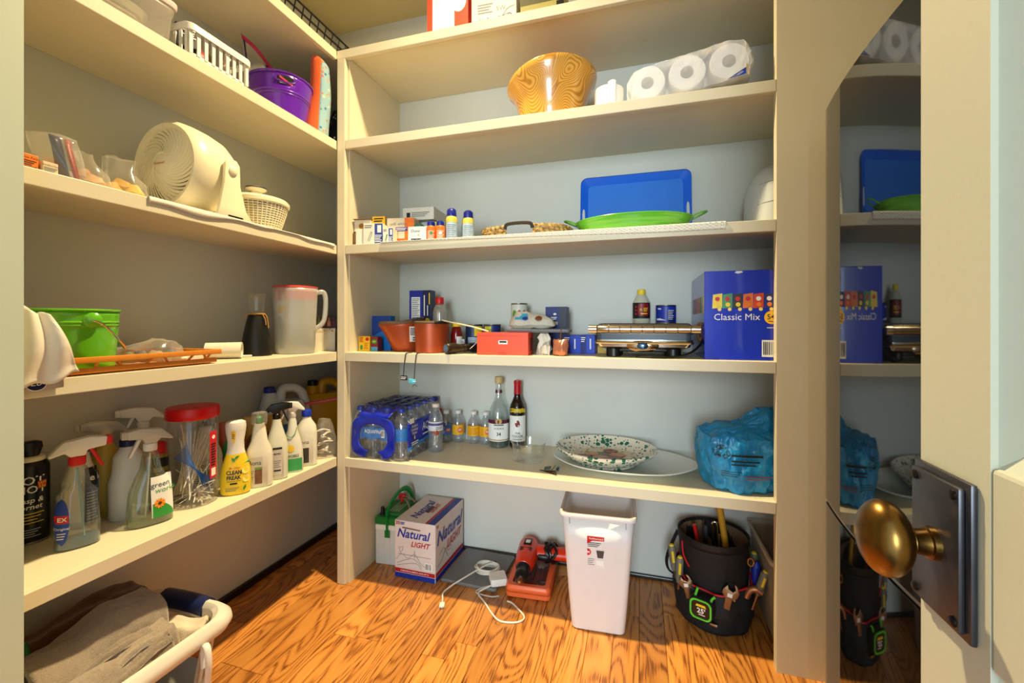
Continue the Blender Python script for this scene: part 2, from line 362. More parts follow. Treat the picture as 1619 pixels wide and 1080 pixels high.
for i, (x, y, c, rx) in enumerate(((-.02, -.05, (200, 205, 210), .3), (.0, .0, (196, 60, 80), -.2), (.01, .05, (226, 220, 205), .25), (-.03, .04, (120, 150, 90), 0))):
    solo('small_packet', ('grey foil packet in the white slotted basket', 'red foil packet in the white slotted basket', 'cream paper packet in the white slotted basket', 'green packet at the back of the white slotted basket')[i], 'packet', M().grid(lambda u, v: ((u-.5)*.05, .006*math.sin(u*9)*math.sin(v*7), v*.085), 8, 8).xf(rx=rx), mat(c, .4, bump=.4), (-.14+x, -.475+y, Z2+.022), 60+i*40, group='packets in the white basket', solid=.012)
o = thing('printed_packet', 'black and white printed packet sticking out of the white slotted basket', 'packet', (-.115, -.545, Z2+.03), 75)
part(o, 'packet', M().box(-.026, .026, -.006, .006, 0, .095).xf(rx=-.15), INK, bev=.002); write(o, 'O', .024, WHITEP, lambda x, z: -.007+.15*z-.002, (-.008, .072), ang=15); lines(o, 'stripes', .004, .022, .06, .09, 4, WHITEP, lambda x, z: -.007+.15*z-.002)
# purple bucket
def pail(t, r0, r1, h, m, rings=(.72, .66), handle=None, hole=False):
    pr = [(0, r0), (.004, r0)]+[(h*k/12, r0+(r1-r0)*k/12) for k in range(1, 12)]+[(h-.004, r1)]
    n = 48; rows = []
    for z, r in pr:
        g = sum(.0022*math.exp(-((z/h-q)/.012)**2) for q in rings); rows.append((z, r+g))
    zs = sorted(set([z for z, _ in rows]+[h*(q+d) for q in rings for d in (-.02, -.01, 0, .01, .02)]))
    b = M(); prof = []
    for z in zs:
        r = r0+(r1-r0)*z/h+sum(.0022*math.exp(-((z/h-q)/.011)**2) for q in rings); prof.append((r, z))
    b.lathe(prof, n, cap0=True, cap1=False)
    if hole:
        b.f = [f for f in b.f if not (len(f) == 4 and hole(Vector([sum(b.v[i][k] for i in f)/4 for k in range(3)])))]
    part(t, 'body', b, m, solid=.0022)
    part(t, 'rim', M().tube([(r1*math.cos(a*math.pi/24), r1*math.sin(a*math.pi/24), h) for a in range(48)], .0032, 8, True), m)
PURPLE = mat((96, 26, 176), .22, noise=.03, coat=.5)
t = thing('pail', 'glossy purple metal pail with oval handle cutouts on the left shelf', 'pail', (-.155, -.165, Z2), 52)
pail(t, .082, .108, .155, PURPLE, (.62, .56), hole=lambda c: abs(c.x) < .031 and .122 < c.z < .145 and abs(c.y) > .05)
for s in (-1, 1):
    part(t, 'cutout_rim', M().tube([(.033*math.cos(a)*(1 if abs(math.cos(a)) > .4 else 1), s*(math.sqrt(.1055**2-(.033*math.cos(a))**2)), .1335+.0125*math.sin(a)) for a in [2*math.pi*k/24 for k in range(24)]], .0028, 6, True), PURPLE)
# zip bag standing in the pail
t = thing('zip_bag', 'clear zip bag with a pink zipper standing in the purple pail', 'zip bag', (-.195, -.165, Z2+.012), 62)
def zb(u, v): return ((u-.5)*.13+.05*v*(u-.8), .012*math.sin(u*7)*math.sin(v*5), v*.30*(1-.42*u))
part(t, 'bag', M().grid(zb, 10, 12), FILM, solid=.004)
part(t, 'zipper', M().grid(lambda u, v: (lambda p: (p[0], p[1]-.004, p[2]))(zb(u, .93+.05*v)), 12, 1), mat((205, 40, 90), .4), solid=.006)
part(t, 'blue_edge', M().grid(lambda u, v: (lambda p: (p[0], p[1]-.004, p[2]))(zb(.02+.03*u, .6+.34*v)), 1, 6), NAVY)
for i in range(6): part(t, 'small_tool', M().tube([(-.04+i*.014, .004, .02), (-.045+i*.013, .004, .19+.014*(i % 3))], .005, 6), (BLACK, STEEL, INK)[i % 3])
# cloth gift bag, orange and pale blue
t = thing('fabric_bag', 'orange cloth bag with pale blue printed side leaning in the corner above the left shelf', 'fabric bag', (-.105, -.035, Z2), 45)
def fb(u, v):
    a = -1.15*math.pi+u*1.3*math.pi; r = .052*(1-.25*v)*(1+.1*math.sin(v*6+u*5)); return (r*math.cos(a)*.9+.012*v, r*math.sin(a)*1.0-.01, v*.298+.016*math.sin(u*6)*v)
part(t, 'orange_cloth', M().grid(lambda u, v: fb(u*.5, v), 14, 16), mat((226, 88, 16), .8, bump=.5, sheen=.3), solid=.004)
def dots(name, base, cols, scale, thr=.35):
    m = mat(base, .8, noise=.031+.0001*scale).copy(); nt = m.node_tree; p = nt.nodes['Principled BSDF']; tc = nt.nodes.new('ShaderNodeTexCoord')
    vo = nt.nodes.new('ShaderNodeTexVoronoi'); vo.inputs['Scale'].default_value = scale; nt.links.new(tc.outputs['Object'], vo.inputs['Vector'])
    cr = nt.nodes.new('ShaderNodeValToRGB'); cr.color_ramp.interpolation = 'CONSTANT'; e = cr.color_ramp.elements
    e[0].color = (*lin(cols[0]), 1); e[1].position = 1/len(cols); e[1].color = (*lin(cols[1 % len(cols)]), 1)
    for i in range(2, len(cols)): q = e.new(i/len(cols)); q.color = (*lin(cols[i]), 1)
    sp = nt.nodes.new('ShaderNodeSeparateColor'); nt.links.new(vo.outputs['Color'], sp.inputs[0]); nt.links.new(sp.outputs[0], cr.inputs[0])
    lt = nt.nodes.new('ShaderNodeMath'); lt.operation = 'LESS_THAN'; lt.inputs[1].default_value = thr; nt.links.new(vo.outputs['Distance'], lt.inputs[0])
    mx = nt.nodes.new('ShaderNodeMix'); mx.data_type = 'RGBA'; mx.inputs[6].default_value = (*lin(base), 1); nt.links.new(lt.outputs[0], mx.inputs[0]); nt.links.new(cr.outputs[0], mx.inputs[7]); nt.links.new(mx.outputs[2], p.inputs['Base Color'])
    return m
part(t, 'printed_cloth', M().grid(lambda u, v: fb(.5+u*.5, v), 10, 16), dots('p', (140, 178, 190), ((230, 150, 60), (220, 205, 150), (70, 110, 150), (200, 120, 110)), 60, .32), solid=.004)
solo('folded_cloth', 'dark printed cloth bundle in the corner behind the orange bag', 'cloth', crinkle([(0, .05, .04), (.03, .062, .05), (.10, .055, .046), (.17, .035, .03)], amp=.01, seed=4), dots('d', (22, 26, 40), ((190, 40, 30), (230, 190, 60), (40, 90, 150), (220, 220, 215)), 55, .3), (-.09, .10, Z2), 0)
solo('folded_cloth', 'teal cloth bundle between the purple pail and the orange bag', 'cloth', crinkle([(0, .035, .05), (.04, .045, .06), (.11, .035, .05), (.15, .02, .03)], amp=.006, seed=9), mat((20, 120, 150), .8, bump=.4), (-.265, -.06, Z2), 20)
# ================================================================ left shelves, third board
t = thing('shelf_liner', 'bumpy white liner strip laid over the front of the left middle shelf', 'shelf liner', (0, 0, Z3))
lm = mat((228, 222, 206), .6, noise=.03)
part(t, 'sheet', M().grid(lambda u, v: (-SW+.004-.20*v, -.70+.68*u, .0022+.0006*math.sin(u*60)), 60, 6), lm, solid=.0014)
def drop(y): return .010+.008*math.sin(y*9+1)+.004*math.sin(y*31)
part(t, 'hanging_edge', M().grid(lambda u, v: (-SW+.0045+.0012*abs(math.sin(u*260)), -.70+.68*u, .0022-v*max(.003, drop(-.70+.68*u))), 260, 2), lm, solid=.0012)
o = thing('snack_box', 'small orange printed carton at the doorway end of the middle left shelf', 'box', (-.075, -.905, Z3), 90)
part(o, 'carton', M().box(-.019, .019, 0, .12, 0, .036), ORNP, bev=.0008, smooth=False)
write(o, 'Nutrition Facts', .0068, INK, at=(0, .029), fn=lambda x, z: -.0006); lines(o, 'small_print', -.016, .016, .004, .024, 5, INK)
o = thing('snack_box', 'small white printed carton next to the orange carton on the left shelf', 'box', (-.07, -.869, Z3), 90)
part(o, 'carton', M().box(-.0125, .0125, 0, .10, 0, .029), mat((214, 196, 170), .6), bev=.0008, smooth=False)
write(o, 'Nutrition Facts', .005, INK, at=(0, .022), fn=lambda x, z: -.0006); lines(o, 'small_print', -.011, .011, .004, .018, 4, GREYINK)
o = thing('plastic_bag', 'clear bag with a green clip standing behind the orange carton', 'plastic bag', (-.235, -.885, Z3), 60)
part(o, 'bag', crinkle([(0, .038, .03), (.03, .04, .034), (.07, .03, .016), (.10, .034, .006)], amp=.006, seed=3), FILM); part(o, 'clip', M().box(-.012, .012, -.008, .008, .075, .105).xf(ry=.4, loc=(-.03, 0, .012)), GREENP, bev=.003)
t = thing('zip_bag', 'clear zip bag with blue and red zipper standing on the left shelf', 'zip bag', (-.125, -.838, Z3), 66)
def zc(u, v): return ((u-.5)*.07+.016*(1-v), .01*math.sin(u*5+v*3), v*.105)
part(t, 'bag', M().grid(zc, 8, 10), FILM, solid=.012)
for k, (u0, u1, m) in enumerate(((.40, .66, NAVY), (.76, .9, mat((150, 26, 30), .4)))): part(t, 'zipper_strip', M().grid(lambda u, v: (lambda p: (p[0], p[1]-.008, p[2]))(zc(u0+(u1-u0)*u, .02+.96*v)), 2, 8), m, solid=.003)
for i, (y, lab, cc, h) in enumerate(((-.782, 'crumpled clear bag holding a tan bundle, left of the yellow bag', (176, 130, 84), .088), (-.698, 'crumpled clear bag holding yellow packets beside the white fan', (206, 158, 40), .104))):
    t = thing('plastic_bag', lab, 'plastic bag', (-.135, y, Z3), 64)
    part(t, 'bag', crinkle([(0, .044, .034), (.012, .05, .042), (.04, .046, .04), (.07, .03, .026, -.006), (h, .02 if i == 0 else .034, .01, -.004)], amp=.010, seed=5+i*4, sc=34), FILM)
    for j in range(3): part(t, 'contents', crinkle([(0, .018, .016), (.016, .024, .02), (.034, .014, .012)], amp=.006, seed=j+i).xf((-.02+.02*j, -.004+.008*(j % 2), .004+.012*(j % 2))), mat(cc if j < 2 else tuple(min(255, c+40) for c in cc), .6, bump=.5))
# table fan
t = thing('table_fan', 'cream round table fan with swirled grille on the left middle shelf', 'fan', (-.175, -.475, Z3), 0)
FANM = mat((240, 230, 196), .32, noise=.02); zc0 = .142; rf = .128
def ring(r, y, n=48, cz=zc0): return [(r*math.cos(2*math.pi*j/n), y, cz+r*math.sin(2*math.pi*j/n)) for j in range(n)]
tl = .10
def tilt(b): return b.xf((0, 0, zc0)) if 0 else b
shell = M().loft([ring(.104, -.078), ring(.108, -.092), ring(.118, -.094), ring(.1275, -.082), ring(.129, -.05), ring(.126, -.01), ring(.118, .03), ring(.104, .055), ring(.10, .055), ring(.112, .03), ring(.119, -.01), ring(.119, -.06), ring(.104, -.078)], False, False)
part(t, 'housing', shell, FANM)
b = M()
for k in range(34):
    a0 = 2*math.pi*k/34; pts = []
    for q in range(8):
        s = q/7; r = .030+s*.076; a = a0+1.15*s**.9*1.0; pts.append((r*math.cos(a), -.088-.012*(1-s)**2+.006*s, zc0+r*math.sin(a)))
    b.tube(pts, .0023, 5, flat=2.2)
part(t, 'front_grille', b, FANM)
part(t, 'hub', M().loft([ring(.002, -.105), ring(.02, -.104), ring(.031, -.099), ring(.033, -.092)], True, False), FANM)
write(t, 'Honeywell', .010, REDP, at=(0, zc0), fn=lambda x, z: -.1062)
b = M()
for k in range(5):
    a0 = 2*math.pi*k/5; b.grid(lambda u, v: ((.022+.075*u)*math.cos(a0+.75*v+.25*u), -.05+.032*v, zc0+(.022+.075*u)*math.sin(a0+.75*v+.25*u)), 5, 4)
part(t, 'blades', b, mat((206, 190, 146), .4), solid=.002)
b = M()
for k in range(28):
    a0 = 2*math.pi*k/28; b.tube([(.02*math.cos(a0), .062, zc0+.02*math.sin(a0)), (.104*math.cos(a0), .052, zc0+.104*math.sin(a0))], .002, 4)
b.loft([ring(.026, .066), ring(.03, .056)], True, False)
part(t, 'back_grille', b, FANM)
for s in (1, -1):
    pr = [(-.045, 0), (.075, 0), (.052, .03), (.032, .10), (.03, zc0+.02), (.018, zc0+.034), (-.006, zc0+.034), (-.018, zc0+.02), (-.022, .10), (-.036, .03)]
    part(t, 'support_arm', M().add([(s*(.131), y, z) for y, z in pr]+[(s*(.142), y, z) for y, z in pr], [tuple(range(10)), tuple(range(19, 9, -1))]+[(i, 10+i, 10+(i+1) % 10, (i+1) % 10) for i in range(10)]), FANM, bev=.003)
    part(t, 'pivot_cap', M().lathe([(.0, 0), (.014, 0), (.014, .004), (.01, .007), (0, .0075)], 20).xf((s*.142, .006, zc0), ry=s*math.pi/2), mat((246, 238, 210), .3))
part(t, 'base', M().loft([rrect(.142, .055, .03, 0, cy=.015), rrect(.142, .055, .03, .008, cy=.015), rrect(.132, .047, .03, .014, cy=.015)]), FANM)
# salad spinner
t = thing('salad_spinner', 'cream salad spinner with woven basket and knob beside the fan', 'salad spinner', (-.165, -.265, Z3), 58)
b = M()
for k in range(44):
    a = 2*math.pi*k/44; b.tube([((.066+.034*(q/6)**.7)*math.cos(a), (.066+.034*(q/6)**.7)*math.sin(a), .004+.096*q/6) for q in range(7)], .0018, 5)
for q in range(13):
    z = .006+.0077*q; r = .066+.034*((z-.004)/.096)**.7; b.tube([(r*math.cos(a*math.pi/18), r*math.sin(a*math.pi/18), z) for a in range(36)], .0016, 5, True)
part(t, 'woven_basket', b, CREAM)
part(t, 'inner_bowl', M().lathe([(.06, .002), (.064, .01), (.095, .098)], 36, cap1=False), CREAM, solid=.002)
part(t, 'lid', M().lathe([(.101, .100), (.106, .102), (.106, .112), (.098, .120), (.07, .128), (.03, .131), (.03, .128)], 40), CREAM)
k = part(t, 'knob', M().lathe([(.016, .131), (.016, .149), (.030, .154), (.033, .158), (.033, .163), (.024, .166)], 28), CREAM)
part(k, 'knob_band', M().lathe([(.0336, .1592), (.0342, .161), (.0336, .1628), (.031, .1632)], 28, cap0=False, cap1=False), NAVY)
# ================================================================ left shelves, fourth board
t = thing('plastic_bag', 'white bag with round blue emblem hanging over the left shelf edge by the doorway', 'plastic bag', (-.036, -.890, Z4), 84)
wb = mat((226, 218, 202), .5, bump=.6, bscale=30)
def wbag(u, v):
    x = -.045+.088*u*(.45+.55*v); z = .150-.165*v-.02*u*(1-v)+.025*u*v
    return (x, -.010-.022*math.sin(min(1, v*1.15)*2.7)*(.5+.5*u)+.007*math.sin(u*11+v*4)*(1-.4*v), z+.006*math.sin(u*9))
part(t, 'sheet', M().grid(wbag, 20, 20), wb, solid=.003)
part(t, 'bundle', crinkle([(.001, .030, .026), (.03, .036, .030), (.09, .030, .026), (.135, .016, .012)], amp=.007, seed=2).xf((-.012, .050, 0)), wb)
part(t, 'lower_flap', M().grid(lambda u, v: (-.052+.074*u, -.0075-.003*math.sin(u*4), -.024+.040*v+.006*u*(1-v)), 8, 4), mat((176, 168, 158), .5, bump=.4), solid=.002)
flat(t, 'emblem', disc_pts(-.022, -.004, .0150, 28), NAVY, y=-.0128); flat(t, 'emblem_ring', disc_pts(-.022, -.004, .0165, 28), WHITEP, y=-.0125); write(t, 'Lo', .016, WHITEP, at=(-.022, -.004), fn=lambda x, z: -.0132, shear=.3)
# bamboo tray with rails
TRY = mat((214, 132, 40), .4, noise=.1, scale=40)
t = thing('bamboo_tray', 'orange bamboo tray with low slatted rails on the left shelf', 'tray', (-.175, -.68, Z4), 0)
X0, X1, Y0, Y1 = -.115, .128, -.205, .165
part(t, 'tray_bottom', M().box(X0+.008, X1-.008, Y0+.008, Y1-.008, .001, .005), TRY, smooth=False)
b1 = M(); b2 = M()
for bb, z, g, w in ((b1, .010, .0, .006), (b2, .034, -.008, .0065)):
    for (ax, ay, cx, cy) in ((X1+g*-1, Y0, X1-g, Y1), (X0+g, Y0, X0+g, Y1)): bb.box(min(ax, cx)-w, max(ax, cx)+w, Y0+g, Y1-g, z-w, z+w)
    for yy in (Y0+g, Y1-g): bb.box(X0+g, X1-g, yy-w, yy+w, z-w, z+w)
part(t, 'bottom_rail', b1, TRY, bev=.0015); part(t, 'top_rail', b2, TRY, bev=.0015)
for i in range(7):
    y = Y0+.03+i*.052; d = .012*(1 if i % 2 else -1)*(i > 1)
    part(t, 'baluster', M().tube([(X1, y, .014), (X1+.007, y+d, .030)], .0032, 6), TRY); part(t, 'baluster', M().tube([(X0, y, .014), (X0-.007, y+d, .030)], .0032, 6), TRY)
for i in range(4):
    x = X0+.03+i*.06; part(t, 'baluster', M().tube([(x, Y1, .014), (x+.01, Y1+.007, .030)], .0032, 6), TRY)
PAILG = mat((96, 178, 30), .25, noise=.03, coat=.4)
t = thing('pail', 'lime green metal pail with wire handle standing in the bamboo tray', 'pail', (-.165, -.785, Z4+.006), 62)
pail(t, .079, .088, .140, PAILG, (.80, .75))
for s in (1, -1):
    part(t, 'handle_ear', M().lathe([(.018, 0), (.018, .004), (.010, .011), (0, .012)], 20).xf((s*.0855 if s < 0 else .035, 0 if s < 0 else -.0785, .117), rz=0 if s > 0 else 0, rx=math.pi/2 if s > 0 else 0, ry=0 if s > 0 else -math.pi/2), PAILG)
part(t, 'bail_handle', M().tube(smoothpath([(.036, -.092, .117), (.055, -.094, .105), (.082, -.075, .07), (.098, -.03, .045), (.095, .03, .05), (.05, .086, .10), (-.03, .1, .117), (-.088, .02, .119), (-.0975, 0, .117)]), .0022, 7), CHROME)
# wrapped items in the tray
t = thing('plastic_bag', 'crumpled clear bag of mixed small items lying in the bamboo tray', 'plastic bag', (-.155, -.615, Z4+.006), 62)
part(t, 'bag', crinkle([(0, .065, .04), (.012, .078, .05), (.038, .07, .048), (.056, .045, .03, .01), (.066, .02, .014, .02)], amp=.011, seed=11, sc=30), FILM)
for i, c in enumerate(((110, 84, 58), (60, 50, 44), (176, 150, 118), (90, 100, 110))): part(t, 'item', crinkle([(0, .018, .014), (.012, .024, .02), (.03, .012, .01)], amp=.004, seed=i).xf((-.05+.03*i, .004*(i % 2), .004)), mat(c, .5, bump=.3))
solo('folded_napkin', 'folded white cloth at the far end of the bamboo tray', 'napkin', M().loft([rrect(.045, .04, .012, .0), rrect(.048, .042, .012, .012), rrect(.04, .034, .012, .026)]).jit(.004, 3, 25), mat((228, 214, 190), .8, bump=.4), (-.125, -.553, Z4+.0056), 10)
# white pipe piece
t = thing('pipe_fitting', 'short white pipe piece lying on its side left of the black carafe', 'pipe', (-.165, -.388, Z4), 40)
b = M().loft([[(x, q*.026*math.cos(2*math.pi*j/28), .027+q*.026*math.sin(2*math.pi*j/28)) for j in range(28)] for x, q in ((-.052, .8), (-.05, 1), (.03, 1.02), (.05, 1.03), (.05, .84), (.0, .8), (-.048, .78))], False, False)
part(t, 'pipe', b, mat((222, 216, 198), .35)); part(t, 'flange', M().box(.01, .075, .02, .034, .004, .009), WHITE, bev=.002)
# carafe
t = thing('carafe', 'black speckled carafe with clear neck and raffia tie on the left shelf', 'carafe', (-.185, -.245, Z4), 55)
cp = [(0, .047), (.003, .050), (.03, .0485), (.08, .041), (.12, .033), (.148, .0255)]
part(t, 'body', M().lathe([(r, z) for z, r in cp], 36), mat((18, 18, 17), .38, noise=.6, scale=700))
part(t, 'glass_neck', M().lathe([(.0235, .149), (.0225, .165), (.025, .195), (.0295, .222)], 32, cap0=False, cap1=False), CLEAR, solid=.0015)
part(t, 'raffia_tie', M().tube([(.027*math.cos(a*math.pi/10), .027*math.sin(a*math.pi/10), .149) for a in range(20)], .003, 6, True).tube(smoothpath([(-.02, -.022, .149), (-.034, -.024, .147), (-.042, -.026, .128)]), .0018, 5).tube(smoothpath([(.018, -.022, .149), (.028, -.03, .14), (.033, -.032, .098)]), .0018, 5).tube(smoothpath([(.015, -.024, .149), (.022, -.034, .13), (.024, -.038, .110)]), .0015, 5), mat((176, 130, 70), .8))
# pitcher
t = thing('pitcher', 'tall frosted plastic pitcher with red lid on the left shelf', 'pitcher', (-.145, -.105, Z4), 48)
pp = [(0, .066, .066), (.004, .069, .069), (.12, .073, .073), (.235, .078, .078), (.25, .079, .079)]
part(t, 'jug', M().loft([sell(rx, ry, z, 40, 2.2) for z, rx, ry in pp], True, False), FROST, solid=.0018)
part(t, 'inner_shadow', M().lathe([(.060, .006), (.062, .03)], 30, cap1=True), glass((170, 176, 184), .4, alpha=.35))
part(t, 'lid', M().loft([sell(.0755, .0755, .205, 40, 2.2), sell(.077, .077, .249, 40, 2.2), sell(.080, .080, .2515, 40, 2.2), sell(.079, .079, .256, 40, 2.2), sell(.05, .05, .260, 40, 2.2)]), mat((214, 70, 66), .35, noise=.02))
part(t, 'handle', M().tube(smoothpath([(.072, 0, .235), (.098, 0, .24), (.108, 0, .215), (.106, 0, .15), (.096, 0, .115), (.068, 0, .092)]), .0085, 10, flat=1.1), FROST)
f = front(pp, .0012)
lb = patch(t, 'paper_tag', f, -.070, -.044, .125, .225, LABELW); lines(t, 'tag_print', -.066, -.048, .198, .214, 2, mat((215, 90, 60), .5, noise=0), fn=lambda x, z: f(x, z)-.001)
for cx, cz in ((-.058, .163), (-.049, .172)): patch(t, 'lemon_print', lambda x, z: f(x, z)-.0008, cx-.009, cx+.009, cz-.010, cz+.010, YELP, shape=oval, nv=10)
lines(t, 'tag_barcode', -.064, -.048, .128, .14, 3, GREYINK, fn=lambda x, z: f(x, z)-.001)
# cartons in the corner
o = thing('carton', 'plain white carton in the corner behind the pitcher', 'box', (-.135, .035, Z4), 40)
part(o, 'body', M().box(-.047, .047, 0, .07, 0, .095), mat((232, 222, 200), .5), bev=.001, smooth=False); part(o, 'floral_strip', M().box(-.0475, .0475, -.0008, .0002, .080, .095), dots('f', (226, 214, 190), ((220, 60, 60), (120, 190, 60), (240, 150, 60), (250, 240, 230)), 120, .35), smooth=False)
o = thing('drinks_carton', 'dark carton printed with bottles on top of the white corner carton', 'box', (-.135, .04, Z4+.0955), 38)
part(o, 'body', M().box(-.05, .05, 0, .06, 0, .052), mat((50, 20, 26), .5), bev=.001, smooth=False)
for i in range(5): flat(o, 'bottle_print', [(-.044+i*.019, .008), (-.031+i*.019, .008), (-.031+i*.019, .026), (-.035+i*.019, .034), (-.035+i*.019, .046), (-.040+i*.019, .046), (-.040+i*.019, .034), (-.044+i*.019, .026)], mat(((206, 196, 180), (60, 80, 50), (150, 40, 60), (200, 120, 90), (90, 30, 40))[i], .5))
# ================================================================ left shelves, fifth board: cleaning bottles
def trigger(par, z, head, lever, collar, d=1, s=1., cx=0., tip=None, w=.013):
    """spray head: d = which way the nozzle points along local x"""
    part(par, 'collar', M().lathe([(.0135*s, z), (.0145*s, z+.002), (.0145*s, z+.018*s), (.0125*s, z+.02*s)], 20, cx=cx), collar)
    P = lambda q: [(cx+d*x*s, z+.02*s+y*s) for x, y in q]
    def ext(q, ww, name, m, bev):
        pts = P(q); n = len(pts); part(par, name, M().add([(x, -ww, zz) for x, zz in pts]+[(x, ww, zz) for x, zz in pts], [tuple(range(n)), tuple(range(2*n-1, n-1, -1))]+[(i, n+i, n+(i+1) % n, (i+1) % n) for i in range(n)]), m, bev=bev)
    ext([(-.012, 0), (.012, 0), (.016, .012), (.046, .016), (.048, .036), (.018, .040), (-.022, .034), (-.046, .008), (-.044, .003), (-.020, .010)], w*s, 'spray_head', head, .0035*s)
    ext([(.018, .012), (.026, .012), (.036, -.012), (.044, -.030), (.038, -.030), (.028, -.010)], w*.55*s, 'trigger', lever, .0015*s)
    ext([(.046, .017), (.057, .018), (.057, .035), (.046, .036)], w*.8*s, 'nozzle', tip or head, .001*s)
def bottle(name, label, loc, rz, prof, m, n=40, liquid=None, lm=None):
    t = thing(name, label, 'bottle', loc, rz); part(t, 'bottle_body', bottle_mesh(prof, n, True, liquid is None), m, solid=.0015 if liquid is not None else 0)
    if liquid is not None:
        q = [(max(z, .0025), rx-.0025, ry-.0025, *r) for z, rx, ry, *r in prof if z < liquid]; a = prof_at(prof, liquid); q.append((liquid, a[0]-.0025, a[1]-.0025, *a[2:]))
        part(t, 'liquid', bottle_mesh(q, n), lm)
    return t
BW = mat((226, 222, 206), .35, noise=.02); BWT = mat((214, 214, 212), .4, noise=.02)
t = thing('bottle', 'white plastic bottle at the doorway end of the cleaner shelf', 'bottle', (-.235, -.878, Z5), 60)
part(t, 'bottle_body', bottle_mesh([(0, .034, .034), (.005, .036, .036), (.15, .036, .036), (.165, .030, .030), (.172, .014, .014)]), BW); part(t, 'cap', M().lathe([(.015, .172), (.015, .186), (.012, .188)], 20), WHITE)
# wasp spray can
t = thing('spray_can', 'black aerosol can of wasp spray with black nozzle at the left of the cleaners', 'spray can', (-.318, -.783, Z5), 62)
cp = [(0, .033, .033), (.004, .034, .034), (.185, .034, .034), (.194, .030, .030), (.204, .022, .022)]
part(t, 'can', bottle_mesh(cp), mat((16, 15, 16), .3, noise=.05)); part(t, 'base_rim', M().lathe([(.0335, 0), (.0348, .003), (.0342, .006)], 36, cap1=False), STEEL)
part(t, 'collar', M().lathe([(.026, .196), (.026, .208), (.020, .211)], 28), CREAM); part(t, 'nozzle', M().loft([sell(.016, .016, .211), sell(.019, .016, .222), sell(.026, .017, .232, cx=-.004), sell(.022, .015, .244, cx=-.002), sell(.012, .01, .247)]), BLACK)
f = wrap(cp)
for s, z, sz, m in (('HOT', .156, .028, WHITEP), ('SHOT', .134, .025, WHITEP), ('Wasp &', .108, .017, WHITEP), ('Hornet', .092, .017, WHITEP)): write(t, s, sz, m, f, (-.002, z), bold=.012, shear=.15 if sz < .02 else 0)
patch(t, 'save_flash', wrap(cp, .001), .014, .032, .134, .152, REDP); write(t, 'SAVE', .008, YELP, wrap(cp, .0016), (.023, .147), bold=.01); write(t, '55¢', .010, YELP, wrap(cp, .0016), (.023, .139), bold=.015)
lines(t, 'yellow_print', -.026, .026, .050, .080, 4, YELP, f, h=.25); lines(t, 'small_print', -.026, .02, .018, .04, 4, LABELW, f, h=.2)
# blue glass cleaner
wp = [(0, .038, .026, 2.6), (.004, .0415, .029, 2.6), (.055, .041, .029, 2.6), (.105, .036, .026, 2.6), (.128, .037, .024, 2.5), (.145, .024, .02, 2.3), (.185, .019, .018, 2), (.196, .0135, .0135, 2)]
t = bottle('spray_bottle', 'clear glass-cleaner spray bottle with white head, red trigger and a little blue liquid', (-.178, -.765, Z5), 66, wp, glass((238, 240, 240), .03, alpha=.14), liquid=.02, lm=glass((40, 130, 165), .05, alpha=.75))
trigger(t, .196, WHITE, REDP, REDP, 1, 1.1, tip=REDP)
part(t, 'dip_tube', M().tube([(0, 0, .19), (.012, 0, .02)], .0022, 6), mat((120, 170, 170), .3)); f = front(wp, .001)
patch(t, 'blue_label', f, -.040, -.016, .016, .125, mat((24, 60, 160), .4, noise=0), shape=oval, nv=14); patch(t, 'red_band', front(wp, .0016), -.0395, -.017, .068, .086, REDP); write(t, 'EX', .013, WHITEP, front(wp, .0022), (-.027, .077), bold=.02); write(t, 'Original', .008, WHITEP, front(wp, .0018), (-.028, .056)); lines(t, 'small_print', -.036, -.022, .03, .048, 3, LABELW, front(wp, .0018), h=.3)
# white bottle behind it
bp = [(0, .034, .026, 2.4), (.004, .037, .028, 2.4), (.13, .036, .028, 2.4), (.17, .022, .02, 2.1), (.20, .016, .015, 2)]
t = bottle('bottle', 'white bottle with dark blue cap and blue label behind the glass cleaner', (-.280, -.703, Z5), 66, bp, BW); part(t, 'cap', M().lathe([(.017, .2), (.018, .202), (.018, .216), (.014, .228), (.006, .23)], 24), NAVY)
f = front(bp, .001); patch(t, 'label', f, .006, .034, .02, .145, mat((70, 84, 130), .5)); lines(t, 'small_print', .009, .031, .024, .10, 10, LABELW, front(bp, .0018), h=.3); patch(t, 'dark_band', front(bp, .0012), .006, .03, .112, .16, INK); write(t, 'e', .022, WHITEP, front(bp, .002), (.02, .135), bold=.02)
# translucent white bottle, blue cap
bp = [(0, .038, .03, 2.5), (.005, .0425, .033, 2.5), (.10, .0425, .033, 2.5), (.125, .036, .029, 2.3), (.148, .034, .028, 2.2), (.17, .033, .027, 2.2), (.192, .02, .018, 2), (.198, .0165, .0165, 2)]
t = bottle('bottle', 'plain translucent white bottle with blue cap beside the green-labelled spray', (-.238, -.618, Z5), 64, bp, BWT); part(t, 'cap', M().lathe([(.0195, .198), (.0195, .216), (.016, .219)], 28), NAVY)
